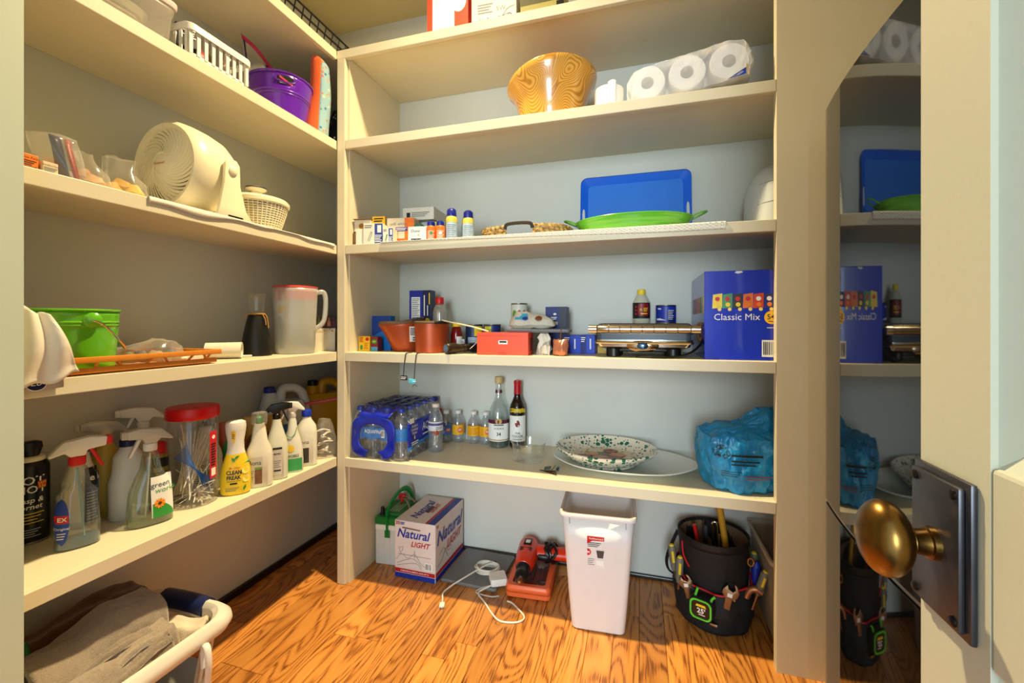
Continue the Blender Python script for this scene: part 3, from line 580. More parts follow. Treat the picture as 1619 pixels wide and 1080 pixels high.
# green-label spray
def gw_label(t, bp, x0, x1, z0, z1, full=True):
    f = front(bp, .001); patch(t, 'label', f, x0, x1, z0, z1, LABELW, nu=14, nv=12, shape=lambda q: (.06*(1-q)+.1*max(0, q-.7), 1-.12*max(0, q-.6)))
    patch(t, 'green_field', front(bp, .0014), x0+.002, x1, z0, z0+(z1-z0)*.34, mat((50, 150, 60), .5, noise=0), shape=lambda q: (.06, 1-.5*q*q))
    if full:
        xm = (x0+x1)/2; write(t, 'green', .019, mat((40, 60, 80), .5, noise=0), front(bp, .0018), (xm-.004, z0+(z1-z0)*.80)); write(t, 'works', .019, mat((70, 160, 70), .5, noise=0), front(bp, .0018), (xm+.008, z0+(z1-z0)*.66))
        fx, fz = xm-.006, z0+(z1-z0)*.34
        for k in range(14):
            a = 2*math.pi*k/14; c, s_ = math.cos(a), math.sin(a); q = lambda r, w: (fx+r*c-w*s_, fz+r*s_+w*c); flat(t, 'petal', [q(.003, 0), q(.009, .0024), q(.014, 0), q(.009, -.0024)], ORNP if k % 2 else mat((250, 170, 30), .5, noise=0), front(bp, .0022+.0001*(k % 2)))
        flat(t, 'flower_heart', disc_pts(fx, fz, .004, 14), mat((90, 50, 20), .6, noise=0), front(bp, .0028))
gp = [(0, .046, .028, 2.6), (.004, .05, .031, 2.6), (.04, .05, .031, 2.6), (.09, .046, .029, 2.5), (.125, .034, .026, 2.3), (.15, .023, .021, 2.1), (.18, .019, .019, 2), (.196, .0145, .0145, 2)]
t = bottle('spray_bottle', 'clear spray bottle with sunflower label and translucent head, beside the red-lidded jar', (-.138, -.628, Z5), 68, gp, glass((232, 236, 222), .03, alpha=.16), liquid=.016, lm=glass((120, 150, 90), .05, alpha=.6))
trigger(t, .196, mat((214, 210, 194), .3, trans=.3), mat((222, 218, 204), .3), BWT, -1, 1.05); gw_label(t, gp, -.006, .046, .02, .128); part(t, 'dip_tube', M().tube([(0, 0, .19), (-.01, 0, .02)], .0022, 6), WHITE)
# back row: yellow cleaner, tall white trigger, red-capped can
yp = [(0, .04, .03, 2.4), (.12, .042, .032, 2.4), (.17, .03, .024, 2.2), (.2, .016, .015, 2)]
t = bottle('spray_bottle', 'pale yellow spray bottle with clear head at the back by the wall', (-.318, -.625, Z5), 66, yp, mat((196, 168, 70), .35)); trigger(t, .2, HAZE, HAZE, BWT, -1, 1.1)
t = bottle('spray_bottle', 'spray bottle with tall white head rising behind the green-labelled bottle', (-.307, -.535, Z5), 62, [(0, .036, .028, 2.4), (.14, .038, .03, 2.4), (.2, .02, .018, 2), (.222, .0145, .0145, 2)], BW); trigger(t, .222, WHITE, WHITE, WHITE, -1, 1.12)
t = thing('polish_can', 'yellow-labelled can with red cap between the sunflower spray and the jar', 'can', (-.228, -.548, Z5), 62)
cp = [(0, .026, .026), (.15, .026, .026), (.158, .02, .02)]; part(t, 'can', bottle_mesh(cp), mat((150, 130, 50), .4)); part(t, 'cap', M().lathe([(.021, .158), (.021, .185), (.017, .19)], 24), REDP); patch(t, 'dark_band', wrap(cp), -.03, .03, .12, .148, INK); lines(t, 'small_print', -.025, .025, .05, .11, 7, INK, wrap(cp, .001), h=.3)
# tall jar with red lid, full of ties
t = thing('storage_jar', 'tall clear plastic jar with red screw lid full of cable ties', 'jar', (-.163, -.492, Z5), 56)
jp = [(0, .060, .060), (.004, .064, .064), (.02, .0655, .0655), (.235, .0655, .0655), (.245, .063, .063), (.262, .063, .063)]
part(t, 'jar_wall', bottle_mesh(jp, 44, True, False), CLEAR, solid=.0015); part(t, 'lid', M().lathe([(.067, .256), (.0685, .259), (.0685, .282), (.066, .289), (.05, .291)], 44), mat((206, 18, 22), .3, noise=.03))
patch(t, 'red_label', wrap(jp, .001), .040, .066, .075, .215, REDP); lines(t, 'label_print', .044, .062, .11, .18, 9, INK, wrap(jp, .0016), h=.6); flat(t, 'label_panel', rect(.045, .061, .082, .105), LABELW, wrap(jp, .0016)); flat(t, 'label_dot', disc_pts(.053, .198, .006, 14), LABELW, wrap(jp, .0016))
r2 = random.Random(3); tie = mat((236, 232, 220), .4, noise=0); tieb = mat((20, 100, 190), .4, noise=0)
def stick(m, pts, r=.0016): part(t, 'cable_tie', M().tube(smoothpath(pts, 4), r, 4, flat=.5), m)
for i in range(26):
    a, c = r2.random()*6.28, r2.random()*6.28; r0, r1 = .055*r2.random()**.5, .056*r2.random()**.5; z0, z1 = .006+.06*r2.random(), .10+.13*r2.random()
    p0 = (r0*math.cos(a), r0*math.sin(a), z0); p1 = (r1*math.cos(c), r1*math.sin(c), z1); pm = ((p0[0]+p1[0])*.35, (p0[1]+p1[1])*.35, (z0+z1)/2); stick(tie, [p0, pm, p1])
for i in range(18):
    a, c = r2.random()*6.28, r2.random()*6.28; stick(tie, [(.055*math.cos(a), .055*math.sin(a), .006+.03*r2.random()), (.01, 0, .02+.02*r2.random()), (.055*math.cos(c), .055*math.sin(c), .008+.05*r2.random())])
for i in range(12):
    u = (i-6)*.0026; stick(tieb, [(-.03+u, -.03+abs(u), .165+u*1.4), (.004, -.042, .108+u*.2), (.036+u*.8, -.030, .058+u)], .0018)
for i in range(9):
    u = (i-4)*.004; stick(mat((222, 200, 160), .5, noise=0), [(-.028+u, .0, .03), (.0+u*1.4, -.012, .12), (.014+u*2.4, -.014, .215)], .0028)
# lemon cleaner
t = thing('spray_bottle', 'white spray bottle with yellow lemon label and no trigger, right of the jar', 'bottle', (-.100, -.402, Z5), 46)
fp = [(0, .038, .026, 2.4), (.005, .045, .031, 2.4), (.03, .048, .033, 2.3), (.08, .044, .031, 2.3), (.115, .032, .026, 2.2), (.14, .026, .023, 2.1), (.165, .025, .022, 2), (.2, .031, .025, 2), (.215, .032, .026, 2), (.226, .030, .024, 2), (.231, .02, .016, 2)]
part(t, 'upper_body', bottle_mesh([q for q in fp if q[0] >= .115]), WHITE); part(t, 'yellow_sleeve', bottle_mesh([q for q in fp if q[0] <= .08]+[(.128, .029, .0245, 2.15)]), mat((238, 206, 40), .35, noise=.04, scale=18))
f = front(fp, .0012); write(t, 'CLEAN', .017, NAVY, f, (-.004, .073), bold=.03, sx=.86); write(t, 'FREAK', .017, NAVY, f, (-.004, .057), bold=.03, sx=.86); write(t, 'Mr. Clean', .008, REDP, f, (-.002, .087), bold=.01); write(t, 'Multi-Purpose Cleaner', .0045, INK, f, (-.004, .046), bold=.01)
flat(t, 'pill_print', [(-.016, .036), (.006, .036), (.006, .041), (-.016, .041)], INK, f); lines(t, 'small_print', -.03, .012, .014, .028, 3, GREYINK, f, h=.3)
for cx, cz, a in ((.004, .118, .5), (-.006, .112, 2.2), (.028, .022, 1.2), (.036, .10, .3)): flat(t, 'leaf_print', [(cx+.010*math.cos(a), cz+.010*math.sin(a)), (cx-.004*math.sin(a), cz+.004*math.cos(a)), (cx-.010*math.cos(a), cz-.010*math.sin(a)), (cx+.004*math.sin(a), cz-.004*math.cos(a))], GREENP, front(fp, .002))
for cx, cz in ((.03, .076), (.032, .05)): flat(t, 'lemon_slice_print', disc_pts(cx, cz, .011, 16), mat((250, 230, 120), .4, noise=0), front(fp, .0015))
flat(t, 'yellow_drop', [(-.014, .196), (-.004, .204), (.002, .196), (.0, .176), (-.004, .158), (-.009, .172)], YELP, front(fp, .0012)); lines(t, 'drop_print', -.010, -.002, .176, .192, 3, NAVY, front(fp, .0018), h=.4)
# floor cleaner with clear cap, twice
def floorcleaner(label, loc, rz, s=1.):
    fp = [(0, .038, .026, 3), (.004, .044, .029, 3), (.10, .044, .029, 3), (.122, .040, .027, 2.6), (.15, .027, .022, 2.3), (.195, .020, .018, 2), (.206, .016, .016, 2)]
    t = bottle('bottle', label, loc, rz, fp, BW); part(t, 'clear_cap', M().lathe([(.0235, .205), (.026, .212), (.0265, .238), (.024, .243), (.012, .244)], 28), HAZE); part(t, 'inner_nozzle', M().lathe([(.012, .2), (.011, .226), (.007, .23)], 18), GREENP)
    f = front(fp, .001); patch(t, 'label', f, -.040, .012, .012, .10, mat((206, 204, 190), .5, noise=0), nu=12); patch(t, 'floor_photo', front(fp, .0016), -.012, .011, .014, .064, mat((120, 80, 50), .5, noise=.3, scale=80)); write(t, 'Bona', .021, mat((40, 60, 60), .5, noise=0), front(fp, .0016), (-.012, .083)); patch(t, 'green_band', front(fp, .0018), -.012, .011, .06, .068, mat((110, 150, 60), .5, noise=0)); lines(t, 'small_print', -.037, -.016, .02, .06, 6, GREYINK, front(fp, .0016), h=.3); return t
floorcleaner('white floor-cleaner bottle with clear cap between the lemon bottle and the black-headed spray', (-.082, -.330, Z5), 42)
floorcleaner('white floor-cleaner bottle with clear cap in the back row behind the lemon bottle', (-.228, -.398, Z5), 62)
# black-headed spray
mp_ = [(0, .034, .028, 2.8), (.004, .039, .031, 2.8), (.115, .039, .031, 2.8), (.135, .034, .028, 2.5), (.185, .018, .017, 2), (.205, .0145, .0145, 2)]
t = bottle('spray_bottle', 'milky spray bottle with black trigger head on the left shelf', (-.084, -.256, Z5), 42, mp_, mat((214, 214, 196), .3)); trigger(t, .205, BLACK, BLACK, BLACK, 1, .95, tip=BLACK); f = front(mp_, .001); patch(t, 'label', f, -.012, .02, .018, .112, mat((206, 200, 194), .5, noise=0)); patch(t, 'label_head', front(mp_, .0015), -.012, .02, .105, .112, INK); write(t, "MEYER'S", .0085, INK, front(mp_, .0015), (.004, .09), bold=.02, sx=.8); lines(t, 'small_print', -.008, .016, .042, .07, 4, GREYINK, front(mp_, .0015), h=.25); lines(t, 'small_print', -.008, .016, .028, .036, 1, INK, front(mp_, .0015), h=.6)
# second green-label spray
t = bottle('spray_bottle', 'milky spray bottle with white trigger head and green base band', (-.086, -.183, Z5), 42, [(z, rx*.82, ry*.9, e) for z, rx, ry, e in gp], mat((222, 222, 210), .3)); trigger(t, .196, WHITE, WHITE, WHITE, -1, 1.); q = [(z, rx*.82, ry*.9, e) for z, rx, ry, e in gp]
patch(t, 'green_base', front(q, .001), -.034, .036, .006, .05, mat((60, 160, 90), .4, noise=0)); write(t, 'WORKS', .014, mat((70, 100, 60), .5, noise=0), front(q, .0014), (.004, .06), bold=.02, sx=.8); patch(t, 'yellow_print', front(q, .0012), -.02, .008, .074, .10, YELP, shape=oval, nv=8); part(t, 'green_arc', M().tube(smoothpath([(-.02, -.021, .135), (-.004, -.026, .128), (.010, -.0235, .14), (.016, -.02, .162)]), .0013, 5), GREENP)
# blue-capped floor cleaner
bb = [(0, .036, .026, 3), (.004, .041, .029, 3), (.125, .041, .029, 3), (.15, .036, .026, 2.5), (.172, .02, .018, 2), (.185, .016, .016, 2)]
t = bottle('bottle', 'milky white floor-cleaner bottle with bright blue cap on the left shelf', (-.088, -.110, Z5), 40, bb, mat((224, 222, 206), .3)); part(t, 'cap', M().lathe([(.0185, .185), (.019, .187), (.019, .206), (.0165, .210)], 26), mat((24, 54, 180), .35)); f = front(bb, .001); patch(t, 'label', f, -.03, .012, .012, .105, mat((226, 222, 208), .5, noise=0)); write(t, 'Bona', .02, INK, front(bb, .0015), (-.010, .092)); patch(t, 'photo', front(bb, .0015), -.014, .010, .014, .07, mat((60, 56, 50), .5, noise=.4, scale=70)); lines(t, 'small_print', -.028, -.016, .02, .07, 5, GREYINK, front(bb, .0015), h=.3)
# wrapped packages behind
for i, (x, y, c, lab, h) in enumerate(((-.225, -.31, (196, 92, 36), 'orange and green printed pouch standing behind the floor cleaners', .2), (-.205, -.235, (206, 160, 40), 'amber pouch with a scalloped edge behind the black-headed spray', .205), (-.2, -.165, (206, 158, 44), 'amber pouch standing behind the white-headed spray', .195))):
    t = thing('pouch', lab, 'pouch', (x, y, Z5), 50); part(t, 'pouch_body', crinkle([(0, .036, .02), (.02, .04, .022), (h*.6, .037, .016), (h*.95, .038, .006), (h, .038, .002)], amp=.004, seed=i+20, e=3), mat(c, .35, bump=.3)); patch(t, 'print', front([(0, .036, .02, 3), (.02, .04, .022, 3), (h*.6, .037, .016, 3), (h, .038, .004, 3)], .004), -.026, .022, h*.3, h*.72, GREENP if i == 0 else mat((120, 70, 20), .5), shape=oval, nv=10)
# jugs
def jug(label, loc, rz, m, cap, w=.085, d=.055, h=.27, liquid=None):
    t = thing('jug', label, 'jug', loc, rz); tt = .205
    part(t, 'jug_body', M().loft([rrect(w, d, .025, 0), rrect(w+.002, d+.002, .027, .006), rrect(w+.002, d+.002, .027, tt-.03), rrect(w-.002, d-.004, .027, tt-.01), rrect(w*.9, d*.62, .02, tt+.018)]), m)
    part(t, 'handle', M().tube(smoothpath([(-w*.12, 0, tt+.0), (-w*.06, 0, tt+.052), (w*.12, 0, tt+.068), (w*.6, 0, tt+.064), (w*.92, 0, tt+.03), (w*.97, 0, tt-.04)]), [.02]*6+[.018]*20+[.022]*5, 12, flat=1.0), m)
    part(t, 'neck', M().lathe([(.034, tt+.0), (.026, tt+.04), (.019, tt+.058)], 24, cx=-w*.56), m); part(t, 'cap', M().lathe([(.0215, tt+.054), (.0215, tt+.074), (.018, tt+.077)], 26, cx=-w*.56), cap)
    if liquid: part(t, 'label', M().loft([rrect(w+.003, d+.003, .027, .02), rrect(w+.003, d+.003, .027, .135)], False, False), liquid)
    return t
jug('translucent jug with blue cap and blue label at the back of the left shelf', (-.275, -.035, Z5), 52, mat((196, 204, 210), .4), mat((20, 40, 140), .4), liquid=mat((60, 110, 180), .5))
YJ = mat((196, 146, 14), .3, noise=.03)
jug('mustard yellow jug with black cap at the very back of the left shelf', (-.26, .185, Z5), 50, YJ, BLACK, h=.3, w=.08)
jug('mustard yellow jug with dark handle beside the corner stile', (-.098, .225, Z5), 40, mat((206, 158, 22), .3, noise=.03), BLACK, w=.06, d=.045)
solo('stick', 'pink stick lying across the yellow jugs in the left corner', 'stick', M().tube([(-.30, -.055, .16), (-.17, .055, .178), (-.05, .15, .196)], .006, 10), mat((200, 70, 90), .4), (0, -.02, Z5-.0+.03), 0)
t = thing('plastic_bag', 'clear bag of white plastic pieces in the corner of the cleaner shelf', 'plastic bag', (-.093, -.005, Z5), 50)
part(t, 'bag', crinkle([(0, .042, .034), (.02, .05, .04), (.08, .046, .038), (.12, .03, .026), (.15, .02, .012)], amp=.010, seed=31, sc=32), FILM)
for i in range(9):
    a = i*2.4; part(t, 'plastic_piece', M().tube(smoothpath([(.024*math.cos(a), .02*math.sin(a), .012+.011*i), (.01*math.cos(a+1.5), .012*math.sin(a+1.5), .02+.011*i), (.03*math.cos(a+2.6), .022*math.sin(a+2.6), .016+.011*i)], 4), .006, 7, flat=.5), mat((228, 220, 206), .4))
for o in COL.objects:
    if o.parent is None and o.type == 'EMPTY' and o.get('category') == 'bottle' and abs(o.location.z-Z5) < .01 and -.45 < o.location.y < -.09 and o.location.x > -.12: o.scale = (.9, .9, 1)
# ================================================================ back shelves, top board: boxes
def carton(name, label, cat, loc, rz, w, d, h, m, bev=.0008):
    t = thing(name, label, cat, loc, rz); part(t, 'carton', M().box(-w/2, w/2, 0, d, 0, h), m, bev=bev, smooth=False); return t
t = carton('gift_box', 'orange and white box standing on the top back shelf', 'box', (.432, .035, Z1), 4, .165, .16, .24, mat((222, 70, 40), .5, noise=.08, scale=80))
flat(t, 'white_panel', rect(-.060, .028, .003, .238), LABELW); write(t, 'F G', .022, GREYINK, at=(-.018, .02), fn=lambda x, z: -.0012); flat(t, 'badge', [(.045+.03*math.cos(a), .12+.04*math.sin(a)) for a in [2*math.pi*k/20 for k in range(20)]], LABELW, y=-.0008)
t = carton('gift_box', 'cream box with line drawing and barcodes on the top back shelf', 'box', (.618, .035, Z1), 2, .172, .15, .21, mat((220, 212, 194), .6))
for x in (-.06, -.028): barcode(t, x, x+.024, .018, .034)
lines(t, 'small_print', -.062, -.004, .045, .085, 4, GREYINK); write(t, 'SW', .024, GREYINK, at=(.028, .058), fn=lambda x, z: -.0008)
part(t, 'line_drawing', M().tube(smoothpath([(.005, -.0008, .006), (.02, -.0008, .03), (.045, -.0008, .012), (.06, -.0008, .036), (.078, -.0008, .016)]), .0007, 4).tube(smoothpath([(.02, -.0008, .004), (.05, -.0008, .05), (.08, -.0008, .06)]), .0007, 4).tube([(.052+.018*math.cos(a*.4), -.0008, .022+.012*math.sin(a*.4)) for a in range(16)], .0007, 4, True), GREYINK)
t = carton('storage_box', 'olive green box with dark lid on the top back shelf', 'box', (.800, .035, Z1), 0, .160, .16, .10, mat((150, 140, 74), .6)); flat(t, 'dark_band', rect(-.079, .079, .045, .098), mat((70, 66, 30), .6)); flat(t, 'side_label', rect(.052, .079, .004, .04), BLACK, y=-.0008)
# ================================================================ back shelves, second board
def woodm():
    m = mat((206, 150, 66), .25, noise=.0501, coat=.6).copy(); nt = m.node_tree; p = nt.nodes['Principled BSDF']; tc = nt.nodes.new('ShaderNodeTexCoord')
    mp = nt.nodes.new('ShaderNodeMapping'); mp.inputs['Scale'].default_value = (1.0, 1.0, .55); mp.inputs['Location'].default_value = (.03, .1, .1); mp.inputs['Rotation'].default_value = (.5, .3, 0); nt.links.new(tc.outputs['Object'], mp.inputs[0])
    nz = nt.nodes.new('ShaderNodeTexNoise'); nz.inputs['Scale'].default_value = 7.; nz.inputs['Detail'].default_value = .6; nz.inputs['Distortion'].default_value = .3; nt.links.new(mp.outputs[0], nz.inputs[0])
    a = nt.nodes.new('ShaderNodeMath'); a.operation = 'MULTIPLY'; a.inputs[1].default_value = 330.; nt.links.new(nz.outputs['Fac'], a.inputs[0]); s_ = nt.nodes.new('ShaderNodeMath'); s_.operation = 'SINE'; nt.links.new(a.outputs[0], s_.inputs[0])
    cr = nt.nodes.new('ShaderNodeValToRGB'); e = cr.color_ramp.elements; e[0].position = .1; e[0].color = (*lin((228, 172, 78)), 1); e[1].position = .95; e[1].color = (*lin((188, 126, 46)), 1); q = e.new(.6); q.color = (*lin((220, 158, 62)), 1)
    mr = nt.nodes.new('ShaderNodeMapRange'); mr.inputs['From Min'].default_value = -1; nt.links.new(s_.outputs[0], mr.inputs[0]); nt.links.new(mr.outputs[0], cr.inputs[0]); nt.links.new(cr.outputs[0], p.inputs['Base Color']); return m
t = thing('wooden_bowl', 'tall turned wooden bowl with bold grain and flared rim on the upper back shelf', 'bowl', (.808, .172, Z2), 0)
wp_ = [(.112, 0), (.118, .01), (.124, .05), (.134, .10), (.150, .145), (.168, .175), (.172, .192), (.170, .2), (.160, .2), (.150, .186), (.13, .145), (.11, .05), (.05, .014)]
b = M().lathe(wp_, 64); b.v = [(x, y, z+(.022*x/.17-.016*(x/.17)**2 if z > .12 else 0)*(z-.12)/.08) for x, y, z in b.v]
part(t, 'bowl_body', b, woodm())
def roll(par, z0, r=.055, h=.1, m=None, cx=0, cy=0):
    part(par, 'paper', M().lathe([(.02, z0), (r-.002, z0), (r, z0+.002), (r, z0+h-.002), (r-.002, z0+h), (.02, z0+h), (.02, z0)], 36, cx, cy, cap0=False, cap1=False), m or PAPER); part(par, 'core', M().lathe([(.0198, z0+.001), (.0198, z0+h-.001)], 20, cx, cy, cap0=False, cap1=False), CARD, solid=.0008)
PAPER = mat((232, 230, 226), .9, noise=.02, bump=.3, bscale=200)
t = thing('toilet_roll', 'single white toilet roll between the wooden bowl and the wrapped pack', 'toilet roll', (1.028, .115, Z2), -4); roll(t, 0, .052, .098); part(t, 'loose_sheet', M().grid(lambda u, v: (.004+.028*u, -.0535-.003*math.sin(v*3), .02+.083*v+.006*math.sin(u*3)*v), 4, 6), PAPER, solid=.0008)
# wrapped pack of rolls
t = thing('toilet_paper_pack', 'clear-wrapped pack of toilet rolls with blue and yellow print on the upper back shelf', 'toilet paper', (1.285, .115, Z2), -3)
rolls_at = []
for i in range(3):
    for j in range(2):
        part(t, 'roll', M().loft([[(-.122+i*.122+q*.056*math.cos(2*math.pi*k/36), y, .060+.0+q*.056*math.sin(2*math.pi*k/36)+.012*i) for k in range(36)] for y, q in ((-.096+j*.1, .36), (-.096+j*.1, .97), (-.092+j*.1, 1), (-.004+j*.1, 1), (.0+j*.1, .97), (0+j*.1, .36), (-.096+j*.1, .36))], False, False), PAPER)
outl = [(-.182, .004), (-.172, .0), (.0, .004), (.12, .018), (.180, .030), (.190, .06), (.186, .105), (.166, .142), (.10, .146), (.05, .134), (-.02, .128), (-.10, .112), (-.165, .104), (-.186, .07), (-.190, .03)]
b = M().loft([[(x*.97, -.103, z*.97+.002) for x, z in outl], [(x, -.092, z) for x, z in outl], [(x, .10, z) for x, z in outl], [(x*.97, .108, z*.97+.002) for x, z in outl]])
def fine(b, n=2):
    bm = bmesh.new(); vs = [bm.verts.new(v) for v in b.v]
    for f_ in b.f: bm.faces.new([vs[i] for i in f_])
    bmesh.ops.triangulate(bm, faces=bm.faces); bmesh.ops.subdivide_edges(bm, edges=bm.edges, cuts=n, use_grid_fill=True); bm.verts.index_update(); o = M(); o.v = [tuple(v.co) for v in bm.verts]; o.f = [tuple(v.index for v in f_.verts) for f_ in bm.faces]; bm.free(); return o
b = fine(b, 5).jit(.0035, 3, 40).jit(.002, 8, 110); b.v = [(x, y, max(z, .0005)) for x, y, z in b.v]
part(t, 'film', b, glass((250, 250, 252), .10, alpha=.75), smooth=True)
part(t, 'blue_print', M().grid(lambda u, v: (-.165+.24*u, -.06+.15*v, .116+.022*u+.004*math.sin(u*9)), 14, 6), mat((70, 110, 190), .35)); part(t, 'yellow_print', M().grid(lambda u, v: (.060+.014*u, -.08+.17*v, .139+.004*u), 2, 6), YELP)
part(t, 'blue_corner', M().grid(lambda u, v: (.118+.05*u, -.1045+.002*math.sin(v*3), .024+.02*v*u+.008*u), 6, 4), mat((20, 60, 160), .35)); part(t, 'yellow_corner', M().grid(lambda u, v: (.168+.016*u, -.1045+.03*u, .034+.03*v), 4, 4), YELP)
# ================================================================ back shelves, third board
t = thing('shelf_liner', 'bumpy white liner strip along the front of the middle back shelf', 'shelf liner', (0, 0, Z3))
part(t, 'sheet', M().grid(lambda u, v: (.165+1.225*u, -.002+.25*v, .0022), 60, 5), lm, solid=.0014)
part(t, 'hanging_edge', M().grid(lambda u, v: (.165+1.225*u, -.0028-.0034*abs(math.sin(u*230+1.57*(int(v*5) % 2))), .0022-v*(.004+.020*min(1, max(0, (u-.15)/.7)))), 520, 5), lm, solid=.001)
# battery boxes and small cartons at the left end
t = thing('open_box', 'open brown carton holding batteries in the left end of the middle back shelf', 'box', (.047, .045, Z3), 14)
BR = mat((120, 84, 44), .8); WH = mat((214, 204, 184), .6)
part(t, 'carton', M().box(-.036, .036, 0, .002, 0, .055).box(-.036, -.034, 0, .09, 0, .06).box(.034, .036, 0, .09, 0, .06).box(-.036, .036, .088, .09, 0, .06).box(-.036, .036, 0, .09, 0, .002), BR, smooth=False)
for i in range(3): part(t, 'battery', M().lathe([(.0085, .003), (.0085, .05), (.0035, .0505), (.0035, .053)], 16, -.02+.019*i, .02), (BLACK, mat((150, 110, 50), .3, metal=1), BLACK)[i])
t = thing('open_box', 'white battery carton stacked with its flap open in the corner of the middle back shelf', 'box', (.047, .050, Z3+.0605), 12)
part(t, 'carton', M().box(-.035, .035, 0, .09, 0, .048), WH, smooth=False, bev=.0006); part(t, 'flap', M().box(-.036, .036, -.012, .06, .048, .050), BR, smooth=False); part(t, 'battery_end', M().lathe([(.011, 0), (.011, .003), (.006, .0035), (.006, .006)], 18).xf((-.004, -.0, .022), rx=math.pi/2), mat((160, 120, 50), .3, metal=1))
t = carton('paper_box', 'blank white open carton standing in front of the battery boxes', 'box', (.066, .006, Z3), 14, .034, .04, .062, mat((236, 230, 214), .6))
t = carton('battery_pack', 'yellow blister pack standing among the small cartons', 'battery pack', (.105, .075, Z3), 8, .055, .012, .125, mat((226, 176, 30), .4)); lines(t, 'print', -.02, .02, .07, .12, 5, INK, h=.5)
for i, (x, y, w, h, lab) in enumerate(((.122, .012, .078, .082, 'white and blue light bulb carton in front of the orange one'), (.186, .016, .04, .060, 'short white and blue light bulb carton beside the orange one'))):
    t = carton('bulb_box', lab, 'box', (x, y, Z3), 14, w, .055, h, mat((226, 222, 206), .5)); flat(t, 'blue_panel', rect(w*.08, w*.49, .001, h*.98), mat((40, 60, 150), .5)); flat(t, 'bar_label', rect(w*.22, w*.42, h*.55, h*.9), LABELW, y=-.0012); lines(t, 'print', w*.1, w*.45, .006, h*.45, 5, LABELW, y=-.0012)
    part(t, 'bulb_drawing', M().tube([(-w*.28, -.0008, h*.15), (-w*.1, -.0008, h*.6), (-w*.05, -.0008, h*.55), (-w*.2, -.0008, h*.12)], .0009, 4), GREENP if i else GREYINK); lines(t, 'print', -w*.45, -.004, h*.75, h*.93, 2, GREYINK)
t = carton('bulb_box', 'soft white light bulb carton with orange printed end', 'box', (.200, .085, Z3+.0027), 8, .115, .06, .112, mat((216, 200, 176), .5)); flat(t, 'orange_end', rect(.018, .0572, .001, .111), mat((226, 110, 24), .5, noise=.2, scale=60)); flat(t, 'orange_foot', rect(-.0572, .018, .001, .028), mat((214, 92, 20), .5, noise=.2, scale=60)); write(t, 'soft white', .018, GREYINK, at=(-.008, .088), fn=lambda x, z: -.0012); flat(t, 'blue_tab', rect(-.02, .03, .058, .074), mat((40, 50, 140), .5), y=-.0012); lines(t, 'tab_print', -.017, .027, .06, .072, 2, LABELW, y=-.0018)
t = carton('carton', 'long plain white carton lying on top of the small soap cartons', 'box', (.245, .150, Z3+.1185), 4, .14, .17, .052, mat((216, 214, 204), .55)); flat(t, 'dark_print', rect(-.052, -.036, .012, .032), INK); lines(t, 'print', -.03, .05, .012, .034, 3, GREYINK)
t = carton('carton', 'white carton beneath the long plain one in the corner stack', 'box', (.213, .185, Z3+.0027), 4, .11, .1, .115, mat((206, 204, 196), .55))
t = carton('carton', 'narrow green and white carton beside the white soap carton', 'box', (.272, .10, Z3+.0027), 8, .03, .06, .085, mat((30, 110, 80), .5)); flat(t, 'white_oval', disc_pts(.0, .04, .012, 16, 1), LABELW)
t = carton('soap_box', 'white soap carton with dark blue tab left of the sunscreen bottles', 'box', (.303, .045, Z3+.0027), 6, .085, .06, .062, mat((222, 224, 222), .5)); write(t, 'Dove', .017, mat((60, 80, 130), .5, noise=0), at=(-.012, .045), fn=lambda x, z: -.0008, shear=.25); flat(t, 'blue_tab', rect(-.03, .012, .006, .015), NAVY, y=-.0008); flat(t, 'emblem', [(-.004, .028), (.002, .032), (.006, .028), (.0, .025)], mat((190, 150, 90), .5))
def sun(name, label, x, y, r, h, body, cap, band=None, s=''):
    t = thing(name, label, 'bottle', (x, y, Z3+.0027), facing(x, y)); pr = [(0, r-.001, r-.001), (.002, r, r), (h*.62, r, r), (h*.70, r*.92, r*.92), (h*.74, r*.8, r*.8)]
    part(t, 'bottle_body', bottle_mesh(pr, 28), body); part(t, 'cap', M().lathe([(r*.82, h*.74), (r*.84, h*.76), (r*.8, h*.93), (r*.5, h*.985), (r*.1, h)], 26), cap)
    if band: part(t, 'shoulder', M().lathe([(r*1.01, h*.55), (r*1.01, h*.62), (r*.94, h*.70), (r*.82, h*.735)], 28, cap0=False, cap1=False), band)
    lines(t, 'print', -r*.8, r*.8, h*.08, h*.5, 7, s or LABELW, wrap(pr), h=.3); return t, pr
OC = mat((226, 110, 40), .4); DB = mat((22, 34, 130), .35); LB = mat((170, 190, 206), .4)
for i, (x, y) in enumerate(((.361, .04), (.398, .045))):
    t, pr = sun('sunscreen_bottle', ('orange sunscreen bottle with blue cap, the left one of the pair', 'orange sunscreen bottle with blue cap, nearer the tall cans')[i], x, y, .0185, .078, OC, DB); flat(t, 'badge', disc_pts(0, .028, .006, 14), GREENP if i == 0 else LABELW, wrap(pr, .001))
sun('sunscreen_can', 'tall pale blue sunscreen can with yellow shoulder, the taller of the front two', .436, .065, .0225, .128, LB, DB, mat((206, 190, 80), .4), GREYINK)
sun('sunscreen_can', 'pale blue sunscreen can with yellow shoulder, rightmost of the group', .497, .085, .0225, .120, LB, DB, mat((206, 190, 80), .4), GREYINK)
sun('sunscreen_can', 'sunscreen can with blue cap half hidden at the back of the group', .462, .15, .02, .11, LB, DB, None, GREYINK)
sun('lotion_bottle', 'brown-capped green lotion bottle behind the sunscreen cans', .395, .15, .024, .122, mat((50, 120, 50), .4), mat((120, 60, 40), .4)); t = carton('carton', 'pale yellow carton behind the orange sunscreen bottles', 'box', (.345, .12, Z3+.0027), 6, .07, .03, .095, mat((206, 200, 130), .5))
